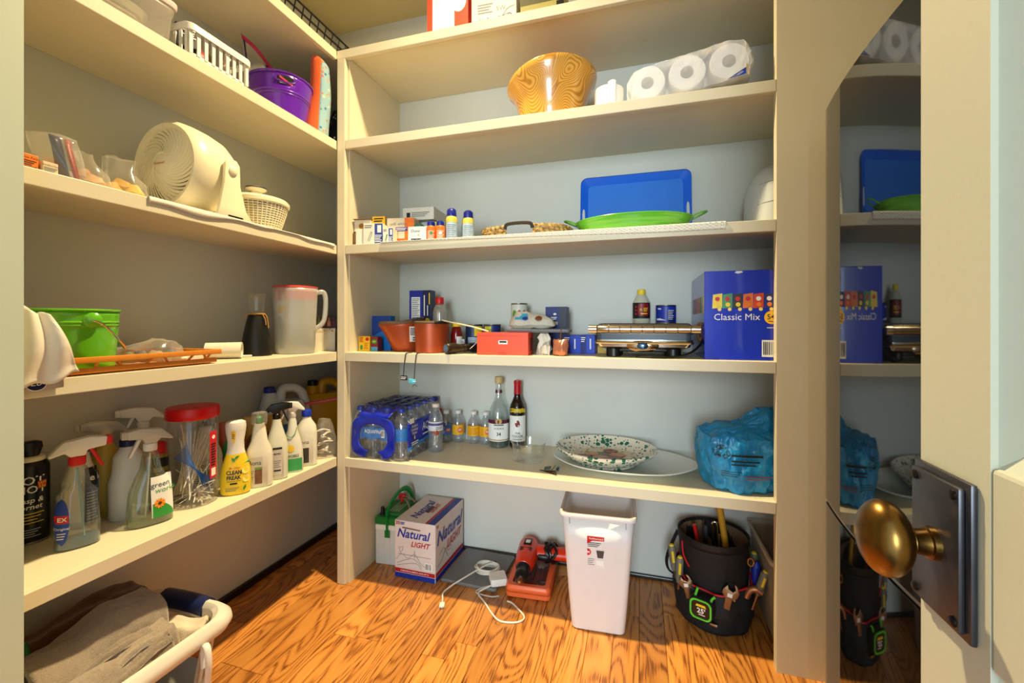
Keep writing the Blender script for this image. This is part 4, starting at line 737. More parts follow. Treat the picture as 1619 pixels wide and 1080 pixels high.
# woven tray
def weave():
    m = mat((176, 138, 74), .75, noise=.0502).copy(); nt = m.node_tree; p = nt.nodes['Principled BSDF']; tc = nt.nodes.new('ShaderNodeTexCoord'); wv = nt.nodes.new('ShaderNodeTexNoise'); wv.inputs['Scale'].default_value = 90; nt.links.new(tc.outputs['Object'], wv.inputs[0]); cr = nt.nodes.new('ShaderNodeValToRGB'); e = cr.color_ramp.elements; e[0].position = .3; e[0].color = (*lin((104, 70, 28)), 1); e[1].position = .7; e[1].color = (*lin((206, 172, 104)), 1); nt.links.new(wv.outputs[0], cr.inputs[0]); nt.links.new(cr.outputs[0], p.inputs['Base Color']); return m
WV = weave(); t = thing('woven_tray', 'low woven seagrass tray with dark handles on the middle back shelf', 'tray', (.708, .20, Z3+.0027), 0)
HX, HY = .175, .145
def oring(z, f, n=84): return [(HX*f*math.copysign(abs(math.cos(a))**.7, math.cos(a)), HY*f*math.copysign(abs(math.sin(a))**.7, math.sin(a)), z) for a in [2*math.pi*k/n for k in range(n)]]
part(t, 'tray_base', M().loft([oring(.001, .9), oring(.005, .91)]), WV)
for q in range(4):
    base = oring(.008+.011*q, .93+.022*q, 168); b = M(); pts = [(x+.0025*math.sin(k*1.5+q*3.1)*x/HX, y+.0025*math.sin(k*1.5+q*3.1)*y/HY, z+.0018*math.cos(k*1.5+q*3.1)) for k, (x, y, z) in enumerate(base)]
    gap = (lambda p: abs(p[0]+.0) < .05 and q >= 1)
    run = []; runs = []
    for k in range(len(pts)+1):
        p = pts[k % len(pts)]
        if gap(p):
            if run: runs.append(run); run = []
        else: run.append(p)
    if run: runs.append(run)
    for rr in runs:
        if len(rr) > 2: b.tube(rr, .0062, 6)
    part(t, 'woven_strand', b, WV)
for s in (1, -1): part(t, 'handle', M().tube(smoothpath([(-.052, s*.147, .030), (-.046, s*.149, .046), (-.02, s*.15, .050), (.02, s*.15, .050), (.046, s*.149, .046), (.052, s*.147, .030)]), .0062, 8), mat((40, 28, 24), .4))
# blue serving tray leaning on the wall
t = thing('serving_tray', 'bright blue rectangular tray with handle slots leaning on the back wall', 'tray', (1.112, .345, Z3), 0)
BT = mat((14, 100, 226), .32, noise=.03); hw, hh = .218, .30
def tr_ring(f, y): return [(x, y, z) for x, z, _ in [(p[0], p[1]+hh/2, 0) for p in rrect(hw-f, hh/2-f, .028-f*.3 if f < .05 else .006, 0, 6)]]
b = M().loft([tr_ring(.0, -.004), tr_ring(.0, .004), tr_ring(.022, .010), tr_ring(.024, .006), tr_ring(.006, -.003)], False, False)
o2 = part(t, 'rim', M().loft([tr_ring(0, -.006), tr_ring(0, .002), tr_ring(.030, .016), tr_ring(.030, .012), tr_ring(.002, -.006)], False, False).xf(rx=-.10), BT)
b = M(); 
part(t, 'tray_panel', M().loft([tr_ring(.030, .012), tr_ring(.030, .016)]).xf(rx=-.10), mat((36, 118, 224), .45, noise=.05, scale=200))
for s in (1, -1): part(t, 'handle_slot', M().loft([[(s*(hw-.014)+.0055*math.cos(a), -.0055 if k == 0 else .006, .13+.036*math.copysign(abs(math.sin(a))**.6, math.sin(a))) for a in [2*math.pi*j/20 for j in range(20)]] for k in (0, 1)]).xf(rx=-.10), mat((196, 200, 196), .5))
# green oval metal tray
t = thing('oval_tray', 'lime green oval metal tub with wire handles on the middle back shelf', 'tray', (1.108, .165, Z3+.0027), -1)
GT = mat((96, 176, 50), .22, noise=.03, coat=.5)
rows = [(0, .82), (.004, .83)]+[(.004+.05*k/16, .83+.17*k/16+(.008 if k in (6, 7, 11, 12) else 0)) for k in range(1, 17)]
part(t, 'tub', M().loft([sell(.205*f, .135*f, z, 64) for z, f in rows], True, False), GT, solid=.0016); part(t, 'rim', M().tube([tuple(p) for p in sell(.205, .135, .054, 64)], .003, 7, True), GT)
for s in (1, -1): part(t, 'handle', M().tube(smoothpath([(s*.196, -.03, .050), (s*.232, -.024, .066), (s*.25, 0, .072), (s*.232, .024, .066), (s*.196, .03, .050)]), .0032, 7), GT)
for i, (x, y) in enumerate(((-.13, .03), (-.075, .02), (-.01, .045), (.06, .03), (.13, .02))): part(t, 'bark_piece', crinkle([(0, .02, .014), (.03, .024, .016), (.056+.008*(i % 3), .014, .008)], amp=.006, seed=40+i).xf((x, y, .014)), mat((110, 70, 36), .8, noise=.3))
# white appliance at the right end
t = thing('kitchen_appliance', 'white rounded kitchen appliance half hidden behind the right stile', 'appliance', (1.575, .165, Z3), 10)
ap = [(0, .083, .10, 3), (.02, .09, .105, 3), (.12, .088, .103, 2.8), (.17, .074, .09, 2.6), (.20, .05, .065, 2.4), (.21, .02, .03, 2.2)]
part(t, 'housing', bottle_mesh(ap, 48), mat((192, 200, 204), .35, noise=.02)); fa = front(ap, .001)
part(t, 'dark_front', M().grid(lambda u, v: (lambda x, z: (x, fa(x, z), z))(.02+.055*u, .01+.115*v), 6, 8), BLACK); part(t, 'seam', M().tube([(x, fa(x, .07+.3*(x+.08)*.3), .07+.3*(x+.08)*.3) for x in [-.085+.0095*k for k in range(11)]], .0009, 4).tube([(x, fa(x, .135+.3*(x+.08)*.3), .135+.3*(x+.08)*.3) for x in [-.078+.009*k for k in range(11)]], .0009, 4), GREY)
# ================================================================ back shelves, fourth board
t = carton('seasoning_box', 'small yellow and red carton at the left end of the copper pot shelf', 'box', (.036, .075, Z4), 6, .05, .035, .062, mat((236, 190, 20), .45)); lines(t, 'red_print', -.02, -.004, .036, .058, 4, REDP, h=.6); flat(t, 'red_badge', disc_pts(.014, .05, .008, 14), REDP); flat(t, 'green_oval', disc_pts(-.012, .016, .010, 16, .6), GREENP, y=-.0009); lines(t, 'print', .0, .02, .008, .036, 4, mat((200, 100, 20), .5))
t = carton('seasoning_box', 'small red and blue carton between the yellow and the blue cartons', 'box', (.078, .085, Z4), 6, .030, .035, .060, mat((130, 20, 40), .45)); flat(t, 'blue_foot', rect(-.0149, .0149, .001, .018), mat((70, 160, 200), .5)); flat(t, 'green_badge', disc_pts(0, .04, .010, 18, 1.2), GREENP); lines(t, 'badge_print', -.008, .008, .036, .044, 2, YELP, y=-.0012)
t = carton('carton', 'sky blue carton standing behind the leaning copper pot', 'box', (.068, .150, Z4), 4, .088, .04, .148, mat((20, 116, 200), .45)); flat(t, 'dark_blue_field', [(-.0435, .06), (-.0435, .1475), (.0435, .1475), (.0435, .10)], mat((16, 60, 150), .45))
COP = mat((166, 70, 32), .40, metal=.3, noise=.1, scale=14, bump=.15, bscale=300); COPL = mat((104, 78, 54), .6, noise=.1)
t = thing('copper_pot', 'tapered copper-coloured planter pot tilted against its neighbour, with paper tag', 'pot', (.200, .135, Z4+.001), 24)
def taper(r0, r1, h): return [(0, r0-.003), (.003, r0)]+[(h*k/8, r0+(r1-r0)*k/8) for k in range(1, 9)]
b = M().lathe([(r, z) for z, r in taper(.052, .078, .118)], 44, sx=1.05, cap1=False); b.v = [(x-.18*z*(x < 0)*(-x/.08)+(-.10*z), y, z+.13*x*(z/.118)**3) for x, y, z in b.v]
part(t, 'pot_body', b, COP, solid=.003)
part(t, 'felt_rim', M().loft([[(.080*q*1.05*math.cos(a)-.012-(.018*(-math.cos(a)) if math.cos(a) < 0 else 0), .080*q*math.sin(a), z+.004*math.sin(a*2+1)+.13*(.084*math.cos(a)-.010)) for a in [2*math.pi*k/40 for k in range(40)]] for q, z in ((.98, .117), (1., .124), (.96, .130), (.80, .128))]), COPL); part(t, 'dark_notch', M().box(.028, .070, -.076, -.066, .1255, .136), INK, bev=.002)
tp = [(z, r*1.05, r) for z, r in taper(.052, .078, .118)]
fq = lambda x, z: front([(0, .052, .052), (.118, .078, .078)], .003)(x+.10*z, z)
patch(t, 'paper_tag', fq, .018, .058, .040, .102, LABELW); lines(t, 'tag_print', .021, .055, .066, .096, 5, INK, lambda x, z: fq(x, z)-.001, h=.5); lines(t, 'tag_print', .03, .055, .042, .060, 2, INK, lambda x, z: fq(x, z)-.001, h=.5)
t = thing('copper_pot', 'round copper-coloured pot with straight sides and dark-tipped rim on the back shelf', 'pot', (.338, .092, Z4), 20)
part(t, 'pot_body', M().lathe([(.060, 0), (.064, .003), (.066, .05), (.0685, .112), (.0685, .114), (.066, .114)], 44, cap1=False), COP, solid=.002); part(t, 'felt_rim', M().lathe([(.067, .114), (.0705, .116), (.0705, .122), (.066, .125), (.04, .124)], 44), COPL); part(t, 'dark_notch', M().grid(lambda u, v: (.0712*math.sin(.25+.85*u), -.0712*math.cos(.25+.85*u), .1135+.012*v), 10, 1), INK, solid=.002)
# tags hanging over the edge
for i, (x, c, lab) in enumerate(((.272, BLACK, 'small black tag hanging on a brown cord below the copper pots'), (.318, mat((90, 200, 220), .4), 'small turquoise tag hanging on a brown cord below the copper pots'))):
    t = thing('hanging_tag', lab, 'tag', (x, 0, Z4)); L_ = .084+.012*i
    part(t, 'cord', M().tube(smoothpath([(.012, .03, .002), (.008, .004, .002), (.004, -.004, -.002), (.0, -.005, -.03), (-.005, -.005, -L_)]), .0018, 6), mat((70, 52, 34), .7)); part(t, 'tag', M().box(-.017, .011, -.007, -.003, -L_-.018, -L_).xf(ry=.1 if i else 0), c, bev=.001)
    if i == 0: lines(t, 'tag_print', -.014, .008, -L_-.015, -L_-.003, 2, LABELW, y=-.0078)
    else: part(t, 'cord_end', M().tube([(-.012, -.005, -L_-.03), (-.004, -.005, -L_-.019), (.008, -.005, -L_-.027)], .0012, 5), BLACK); lines(t, 'tag_print', -.010, .004, -L_-.012, -L_-.005, 1, LABELW, y=-.0078)
# boxes and bottles behind the pots
t = carton('pasta_box', 'tall dark blue carton standing behind the copper pots', 'box', (.200, .25, Z4), 2, .10, .05, .262, NAVY); flat(t, 'blue_side', rect(-.0522, .012, .001, .261), mat((24, 40, 150), .45)); flat(t, 'nutrition_panel', rect(-.042, .0, .12, .232), LABELW, y=-.001); lines(t, 'panel_print', -.039, -.003, .13, .228, 12, INK, y=-.0016, h=.3); [flat(t, 'side_print', rect(x_, x_+w_, z_, z_+h_), c_, y=-.001) for x_, w_, z_, h_, c_ in ((.018, .005, .15, .09, LABELW), (.034, .004, .15, .045, LABELW), (.042, .005, .20, .05, YELP))]; flat(t, 'yellow_oval', disc_pts(.035, .125, .014, 18, .9), YELP, y=-.001)
t = thing('bottle', 'clear ribbed bottle with red cap behind the copper pots', 'bottle', (.293, .255, Z4), facing(.293, .255)); bp = [(0, .026, .026), (.004, .029, .029), (.12, .0285, .0285), (.16, .029, .029), (.185, .024, .024), (.2, .015, .015)]
b = bottle_mesh(bp, 40, True, False); b.v = [(x*(1+.03*math.cos(12*math.atan2(y, x))), y*(1+.03*math.cos(12*math.atan2(y, x))), z) for x, y, z in b.v]; part(t, 'bottle_body', b, HAZE, solid=.001); part(t, 'cap', M().lathe([(.0175, .2), (.018, .202), (.018, .226), (.0165, .229)], 24), REDP)
t = thing('bottle', 'red sauce bottle with yellow cap right of the copper pots', 'bottle', (.408, .175, Z4), facing(.408, .175)); bp = [(0, .021, .021), (.003, .023, .023), (.07, .023, .023), (.095, .019, .019), (.102, .015, .015)]; part(t, 'bottle_body', bottle_mesh(bp), mat((120, 22, 20), .15)); part(t, 'cap', M().lathe([(.0195, .102), (.02, .104), (.02, .116), (.018, .118)], 24), YELP); patch(t, 'label', wrap(bp), .0, .034, .014, .062, LABELW); barcode(t, .02, .032, .02, .05, None, -.0235)
# flashlight
t = thing('flashlight', 'dark metal flashlight lying on the shelf edge beside the red box', 'flashlight', (.468, .045, Z4), 0)
def xl(pr, n=24): return M().loft([[(x, r*math.cos(2*math.pi*j/n), r*math.sin(2*math.pi*j/n)) for j in range(n)] for x, r in pr])
ang = R(56); FL = mat((70, 58, 46), .35, metal=.7, noise=.1)
for nm, pr, m in (('head', [(-.05, .0195), (-.048, .021), (-.028, .021), (-.022, .019), (-.016, .0205), (-.008, .019), (.004, .0165)], FL), ('barrel', [(.004, .015), (.03, .015), (.032, .0165), (.036, .0165), (.038, .015), (.058, .015)], FL), ('tail_cap', [(.058, .017), (.062, .018), (.088, .018), (.092, .015)], BLACK)): part(t, nm, xl(pr).xf((0, 0, .0215), rz=ang), m)
part(t, 'lens', xl([(-.0506, .0165), (-.0502, .0165)]).xf((0, 0, .0215), rz=ang), mat((60, 90, 120), .1)); part(t, 'cord_loop', M().tube(smoothpath([(.05+.012*math.cos(a*.6), .04+.02*math.sin(a*.6), .03+.012*math.sin(a*.6+1)) for a in range(11)], 3), .0015, 5), WHITE)
t = thing('flashlight', 'short green flashlight lying behind the dark metal one', 'flashlight', (.525, .13, Z4), 0); part(t, 'body', xl([(-.03, .016), (-.028, .018), (-.005, .018), (0, .015), (.03, .015), (.034, .012)]).xf((0, 0, .019), rz=R(20)), mat((20, 90, 60), .35)); part(t, 'grip', xl([(.004, .0155), (.026, .0155)]).xf((0, 0, .019), rz=R(20)), BLACK)
# cans
def can(label, x, y, z, r, h, m, name='food_can', deco=None, rz=None):
    t = thing(name, label, 'can', (x, y, z), facing(x, y) if rz is None else rz); pr = [(.004, r, r), (h-.004, r, r)]
    part(t, 'can_body', M().lathe([(r-.003, 0), (r+.0008, .0008), (r+.0008, .003), (r-.0004, .0045), (r-.0004, h-.0045), (r+.0008, h-.003), (r+.0008, h-.0008), (r-.001, h), (r-.003, h-.003)], 36), STEEL); part(t, 'paper_label', M().lathe([(r, .006), (r, h-.006)], 36, cap0=False, cap1=False), m)
    if deco: deco(t, [(0, r, r), (h, r, r)], h, r)
    return t
def d1(t, pr, h, r): patch(t, 'yellow_field', wrap(pr, .0008), .0, r*1.1, h*.55, h*.92, YELP); patch(t, 'print_panel', wrap(pr, .0008), -r*.8, r*.5, h*.12, h*.5, mat((180, 196, 206), .5)); lines(t, 'print', -r*.7, r*.4, h*.15, h*.48, 5, GREYINK, wrap(pr, .0014), h=.3); lines(t, 'barcode', r*.55, r*1.0, h*.14, h*.3, 2, LABELW, wrap(pr, .001))
can('tall navy can with yellow print behind the flashlights, the left one', .447, .275, Z4, .037, .112, mat((30, 46, 84), .45), deco=d1)
def d2(t, pr, h, r): patch(t, 'yellow_field', wrap(pr, .0008), -r*1.0, -r*.1, h*.5, h*.92, mat((206, 200, 40), .5)); write(t, "LUCK'S", .016, INK, wrap(pr, .0014), (-r*.55, h*.75), bold=.03, sx=.8)
can('navy can with yellow-green print half behind the red box', .527, .28, Z4, .037, .112, mat((24, 50, 120), .45), deco=d2)
# red box
t = carton('tool_box', 'bright red-orange box with a small white sticker on the back shelf', 'box', (.655, .022, Z4), 3, .192, .10, .082, mat((240, 74, 26), .4, noise=.03)); flat(t, 'sticker', rect(-.014, .020, .040, .054), LABELW); lines(t, 'sticker_print', -.010, .016, .043, .051, 1, INK, y=-.0012, h=.8); part(t, 'lid_seam', M().box(-.0965, .0965, -.0006, .1005, .071, .0718), mat((170, 40, 14), .5), smooth=False); flat(t, 'thumb_notch', [(.0+.018*math.cos(a), .002+.012*math.sin(a)) for a in [math.pi*k/10 for k in range(11)]], mat((214, 58, 20), .5)); part(t, 'side_print', M().box(.0958, .0968, .025, .075, .015, .062), mat((120, 40, 24), .5), smooth=False)
solo('wooden_skewer', 'thin pale rod resting on the round copper pot and the red box', 'rod', M().tube([(.395, .065, .128), (.53, .036, .104), (.60, .03, .086)], .003, 7), mat((220, 206, 170), .5), (0, 0, Z4))
t = thing('flat_tray', 'slim grey slab lying across the top of the red box', 'slab', (.775, .105, Z4+.083), 4); part(t, 'slab', M().loft([rrect(.115, .05, .008, 0), rrect(.117, .052, .01, .004), rrect(.117, .052, .01, .010), rrect(.113, .048, .008, .013)]), mat((104, 108, 114), .4)); part(t, 'edge_band', M().box(-.118, -.02, -.053, -.051, .002, .006), mat((60, 20, 20), .4))
t = carton('carton', 'plain pale carton behind the red box supporting the can', 'box', (.655, .25, Z4), 2, .10, .10, .098, mat((196, 190, 172), .6)); 
def d3(t, pr, h, r): patch(t, 'white_band', wrap(pr, .0006), -.04, .04, h*.08, h*.3, LABELW); [patch(t, 'fruit_print', wrap(pr, .001), a-.010, a+.010, h*.35, h*.72, c, shape=oval, nv=8) for a, c in ((-.022, mat((110, 140, 30), .5)), (.0, mat((190, 30, 30), .5)), (.022, mat((200, 60, 40), .5)))]; lines(t, 'print', -.03, .03, h*.1, h*.28, 2, REDP, wrap(pr, .001), h=.5)
can('food can printed with fruit, on top behind the red box', .642, .30, Z4+.0985, .035, .102, mat((206, 210, 196), .45), deco=d3)
t = thing('plastic_bag', 'white food bag with blue print lying on the grey slab', 'plastic bag', (.735, .15, Z4+.0965), 3); part(t, 'bag', crinkle([(0, .075, .035), (.012, .09, .045), (.035, .082, .042), (.05, .06, .03, -.01), (.062, .035, .014, -.03)], amp=.008, seed=51, sc=26), mat((214, 204, 184), .45, bump=.3)); pf = front([(0, .075, .035), (.012, .09, .045), (.035, .082, .042), (.062, .05, .02)], .006); patch(t, 'turquoise_print', pf, -.06, -.012, .034, .056, mat((60, 170, 200), .4)); patch(t, 'blue_print', pf, -.03, -.008, .03, .046, mat((30, 60, 150), .4), shape=oval); patch(t, 'brown_print', pf, .02, .045, .028, .048, mat((130, 70, 30), .5), shape=oval)
t = carton('carton', 'dark blue carton standing right of the white food bag', 'box', (.812, .235, Z4), -2, .085, .06, .182, mat((22, 40, 110), .45)); flat(t, 'side_face', rect(.014, .0424, .001, .181), mat((50, 54, 70), .5)); flat(t, 'emblem', [(-.012, .152), (-.004, .158), (.004, .152), (-.004, .148)], LABELW, y=-.0009); flat(t, 'band', rect(-.03, .008, .11, .122), mat((180, 170, 130), .5), y=-.0009); lines(t, 'print', -.02, .004, .13, .142, 2, LABELW, y=-.0009)
t = thing('plastic_bag', 'small white bag hanging between the red box and the blue cartons', 'plastic bag', (.795, .095, Z4), -8); part(t, 'bag', crinkle([(0, .020, .018), (.008, .026, .02), (.03, .028, .022), (.05, .018, .014), (.062, .024, .012), (.08, .016, .008)], amp=.013, seed=55, sc=44), mat((224, 214, 196), .5, bump=.4))
for i, (x, y, w, h) in enumerate(((.885, .185, .07, .070), (.945, .175, .055, .072))):
    t = carton('pudding_box', ('bright blue small carton with white print, left of two', 'bright blue small carton next to the yellow picture carton')[i], 'box', (x, y, Z4), -4, w, .10, h, mat((22, 62, 190), .45)); flat(t, 'dark_edge', rect(-w/2+.001, -w*.1, .001, h*.99), mat((14, 30, 120), .5)); flat(t, 'print_bar', rect(.008, .013, h*.25, h*.8), LABELW, y=-.001); lines(t, 'print', -w*.45, -w*.15, h*.6, h*.9, 3, LABELW, y=-.0012)
t = thing('foil_pouch', 'crumpled copper foil pouch on the shelf edge right of the red box', 'pouch', (.862, .055, Z4), -12); part(t, 'pouch', crinkle([(0, .022, .012), (.004, .027, .016), (.04, .026, .016), (.052, .028, .008), (.058, .028, .002)], amp=.006, seed=61, sc=60), mat((206, 130, 100), .3, metal=.6, noise=.2, bump=.6, bscale=60)); part(t, 'stick', M().tube([(-.002, .005, .05), (.002, .004, .098)], .0018, 6), mat((120, 70, 50), .5))
t = carton('picture_box', 'yellow carton with a plate picture standing left of the grill', 'box', (1.005, .235, Z4), -3, .08, .05, .105, mat((226, 180, 50), .45)); flat(t, 'plate_print', disc_pts(.012, .028, .022, 20), mat((236, 214, 160), .5, noise=0)); flat(t, 'food_print', disc_pts(.012, .028, .014, 16), ORNP, y=-.001); flat(t, 'swirl_print', disc_pts(-.014, .075, .016, 18, .8), mat((240, 220, 120), .5, noise=0))
# contact grill
t = thing('contact_grill', 'chrome and black contact grill with ribbed handle on the back shelf', 'grill', (1.145, .135, Z4), -1)
UP = .016
part(t, 'lower_housing', M().loft([rrect(.125, .075, .02, .012), rrect(.15, .09, .022, .020), rrect(.158, .095, .022, .040), rrect(.158, .095, .022, .044)]).xf((0, 0, UP)), CHROME); part(t, 'drip_rail', M().loft([rrect(.160, .098, .022, .030), rrect(.162, .100, .022, .034), rrect(.160, .098, .022, .038)]).xf((0, 0, UP)), mat((200, 180, 150), .25, metal=1))
part(t, 'plate_gap', M().loft([rrect(.154, .092, .02, .044), rrect(.154, .092, .02, .062)]).xf((0, 0, UP)), mat((66, 78, 92), .4)); part(t, 'lid', M().loft([rrect(.158, .095, .022, .062), rrect(.16, .097, .022, .074), rrect(.156, .092, .022, .092), rrect(.146, .08, .022, .10)]).xf((0, 0, UP)), mat((120, 116, 108), .3, metal=.8)); 
hb = M().loft([[(x, -.105+.0145*math.cos(2*math.pi*j/20)*q, .080+.0135*math.sin(2*math.pi*j/20)*q) for j in range(20)] for x, q in [(-.148, .9)]+[(-.146+.0365*k+dx, q) for k in range(8) for dx, q in ((.001, 1), (.0335, 1), (.034, .86), (.0355, .86))]+[(.148, .9)]])
part(t, 'ribbed_handle', hb.xf((0, 0, UP)), mat((176, 164, 146), .22, metal=1, noise=.05))
for s in (1, -1):
    part(t, 'handle_bracket', M().loft([[(s*(.150+.028*q), -.105+.015*math.cos(2*math.pi*j/16), .080+.0145*math.sin(2*math.pi*j/16)) for j in range(16)] for q in (0, 1)]).xf((0, 0, UP)), CHROME); part(t, 'handle_arm', M().box(s*.164-.008, s*.164+.008, -.10, .04, .074+UP, .088+UP), CHROME, bev=.003)
for x in (-.098, .098): part(t, 'foot', M().lathe([(.024, 0), (.026, .002), (.026, .034), (.022, .038)], 22, x, -.045), BLACK); part(t, 'foot', M().lathe([(.024, 0), (.026, .002), (.026, .034), (.022, .038)], 22, x, .05), BLACK)
part(t, 'control_panel', M().loft([[(.052*math.cos(a)*q, -.094-.012*(1-q), .024+.020*math.sin(a)*q) for a in [2*math.pi*k/28 for k in range(28)]] for q in (1, .9, .6)]).xf((0, 0, UP)), mat((170, 140, 110), .15, metal=1)); part(t, 'dial', M().loft([[(.018*math.cos(a)*q, -.104-y, .024+.012*math.sin(a)*q) for a in [2*math.pi*k/20 for k in range(20)]] for q, y in ((1, 0), (1, .006), (.8, .008))]).xf((0, 0, UP)), mat((80, 110, 150), .15, metal=.9)); part(t, 'base', M().box(-.11, .11, -.06, .07, .018, .030), BLACK, bev=.003)
part(t, 'power_cord', M().tube(smoothpath([(.155, .03, .075), (.19, .0, .10), (.196, -.03, .085), (.185, -.06, .05), (.15, -.088, .02), (.10, -.105, .005), (.04, -.112, .004), (-.02, -.10, .004), (.02, -.085, .004)]), .004, 8), BLACK); part(t, 'cord_coil', M().tube(smoothpath([(.17, -.02, .10), (.185, -.03, .115), (.197, -.03, .09), (.186, -.02, .06), (.178, -.01, .08), (.186, -.012, .11)]), .005, 8), mat((120, 84, 40), .35))
# bottle and can behind the grill, on a carton
t = carton('carton', 'low pale carton behind the grill under the sauce bottle', 'box', (1.19, .275, Z4), 0, .20, .085, .114, mat((180, 178, 166), .6)); flat(t, 'dark_edge', rect(-.09, -.01, .107, .1135), mat((90, 20, 24), .5))
t = thing('bottle', 'soy sauce bottle with yellow cap and red label standing behind the grill', 'bottle', (1.140, .315, Z4+.1145), facing(1.14, .315)); bp = [(0, .030, .030), (.003, .0325, .0325), (.085, .0325, .0325), (.105, .022, .022), (.114, .014, .014)]; part(t, 'bottle_body', bottle_mesh(bp, 36), mat((196, 196, 176), .12)); part(t, 'cap', M().lathe([(.0155, .114), (.016, .116), (.016, .133), (.014, .135)], 24), YELP); part(t, 'dark_label', M().lathe([(.0332, .02), (.0332, .082)], 36, cap0=False, cap1=False), INK)
patch(t, 'red_panel', wrap(bp, .0014), -.014, .032, .03, .078, mat((140, 16, 24), .45), shape=lambda q: (.12*abs(2*q-1)**3, 1-.12*abs(2*q-1)**3)); write(t, '大', .013, YELP, wrap(bp, .002), (-.002, .054)); lines(t, 'label_print', .008, .026, .046, .062, 3, YELP, wrap(bp, .002), h=.5); lines(t, 'print', -.002, .024, .034, .044, 1, YELP, wrap(bp, .002), h=.4); [flat(t, 'red_dot', disc_pts(-.022, z, .004, 12), REDP, wrap(bp, .0016)) for z in (.066, .052, .038)]
def d4(t, pr, h, r): patch(t, 'print_panel', wrap(pr, .0008), r*.15, r*.9, h*.12, h*.72, mat((16, 40, 110), .5)); lines(t, 'print', r*.2, r*.85, h*.2, h*.75, 6, LABELW, wrap(pr, .0014), h=.35); patch(t, 'wave', wrap(pr, .0008), -r*1.1, .0, h*.18, h*.28, LABELW, shape=lambda q: (0, 1-.5*q)); lines(t, 'print', -r*.9, -r*.5, h*.72, h*.86, 1, LABELW, wrap(pr, .0012))
can('royal blue can standing behind the grill beside the sauce bottle', 1.232, .318, Z4+.1145, .0375, .072, mat((26, 54, 170), .4), deco=d4)
# snack multipack
BB = mat((14, 44, 190), .25, noise=.05, scale=12, coat=.4)
t = thing('snack_box', 'large royal blue snack multipack carton half behind the right stile', 'box', (1.333, .0325, Z4), 0); part(t, 'carton', M().box(0, .30, 0, .345, 0, .282), BB, bev=.0015, smooth=False)
[part(t, 'side_print', M().box(-.0006, .0002, .02+.05*q_, .06+.05*q_, .150, .205), mat(((200, 180, 60), (60, 120, 80), (190, 90, 40), (180, 60, 40), (60, 60, 110), (130, 40, 40))[q_], .4), smooth=False) for q_ in range(6)]; write(t, 'Classic Mix', .0290, LABELW, at=(.094, .136), fn=lambda x, z: -.0008)
cols = ((240, 214, 60), (70, 150, 90), (50, 40, 36), (226, 120, 40), (214, 70, 30), (40, 50, 120), (150, 30, 40))
for i, c in enumerate(cols):
    x = .038+i*.0292; z = .163; flat(t, 'bag_print', [(x-.015, z), (x+.0135, z+.002), (x+.0145, z+.048), (x-.013, z+.044)], mat(c, .4, noise=.05), y=-.0009-.0001*i); flat(t, 'bag_logo', disc_pts(x, z+.030, .007, 14), (REDP if i < 4 else LABELW), y=-.0022); flat(t, 'bag_food', disc_pts(x+.001, z+.012, .007, 10), ORNP if i > 2 else YELP, y=-.0021); flat(t, 'count_dot', disc_pts(x+.006, .160, .0055, 14), mat((246, 214, 110), .5, noise=0), y=-.0026)
flat(t, 'count_badge', disc_pts(.191, .134, .0205, 26), mat((246, 190, 20), .4, noise=0), y=-.0012); write(t, '54', .022, NAVY, at=(.189, .136), fn=lambda x, z: -.002, bold=.01); lines(t, 'badge_print', .182, .197, .119, .124, 1, NAVY, y=-.002)
barcode(t, .164, .215, .012, .064); lines(t, 'small_print', .178, .24, .100, .104, 1, LABELW); flat(t, 'paint_scuff', [(.088, .275), (.098, .272), (.112, .276), (.108, .280), (.092, .280)], LABELW)
# ================================================================ back shelves, fifth board
WATER = glass((240, 244, 248), .05, alpha=.28); AQ = mat((20, 40, 170), .3, noise=.1, scale=40); AQL = mat((40, 120, 200), .35)
bprof = [(.026, 0), (.0295, .004), (.0305, .02), (.029, .035), (.0305, .05), (.029, .062), (.0305, .075), (.0305, .13), (.028, .15), (.018, .172), (.0135, .180), (.0135, .190)]
t = thing('water_pack', 'shrink-wrapped pack of water bottles with blue printed film on the lower back shelf', 'water pack', (.012, .012, Z5), 0)
bm_ = bl_ = bc_ = None
for i in range(4):
    for j in range(5):
        x, y = .0315+i*.0625, .0315+j*.0625
        if bm_ is None:
            ob = part(t, 'bottle', M().lathe(bprof, 20), WATER); oc = part(ob, 'cap', M().lathe([(.0145, .188), (.015, .19), (.015, .201), (.0135, .203)], 18), mat((30, 60, 170), .35)); ol = part(ob, 'label', M().lathe([(.0309, .078), (.0309, .128)], 20, cap0=False, cap1=False), AQL); bm_, bc_, bl_ = ob, oc, ol
        else:
            ob = bm_.copy(); COL.objects.link(ob); oc = bc_.copy(); COL.objects.link(oc); oc.parent = ob; ol = bl_.copy(); COL.objects.link(ol); ol.parent = ob
        ob.parent = t; ob.location = (x, y, 0)
w_, d_ = .252, .314
def pk(z, g=.0, n=6): return [(p[0]+w_/2, p[1]+d_/2, z) for p in rrect(w_/2+g, d_/2+g, .03, 0, n)]
b = M().loft([pk(.002, .001), pk(.05, .002), pk(.14, .002), pk(.17, -.006), pk(.198, -.020), pk(.206, -.034)], True, True); b = fine(b, 2).jit(.0025, 5, 45); b.v = [(x, y, max(z, .0008)) for x, y, z in b.v]
part(t, 'film', b, glass((250, 250, 255), .06, alpha=.10))
def ringband(u, v):
    a = math.pi*(-.42+1.84*u) ; c, s_ = math.cos(a), math.sin(a); q = v; ox, oz = .100*math.copysign(abs(c)**.6, c), .084*math.copysign(abs(s_)**.6, s_); ix, iz = .064*math.copysign(abs(c)**.8, c), .054*math.copysign(abs(s_)**.8, s_)
    return (.112+ix+(ox-ix)*q, -.0045-.003*math.sin(u*31)*v, .088+iz+(oz-iz)*q)
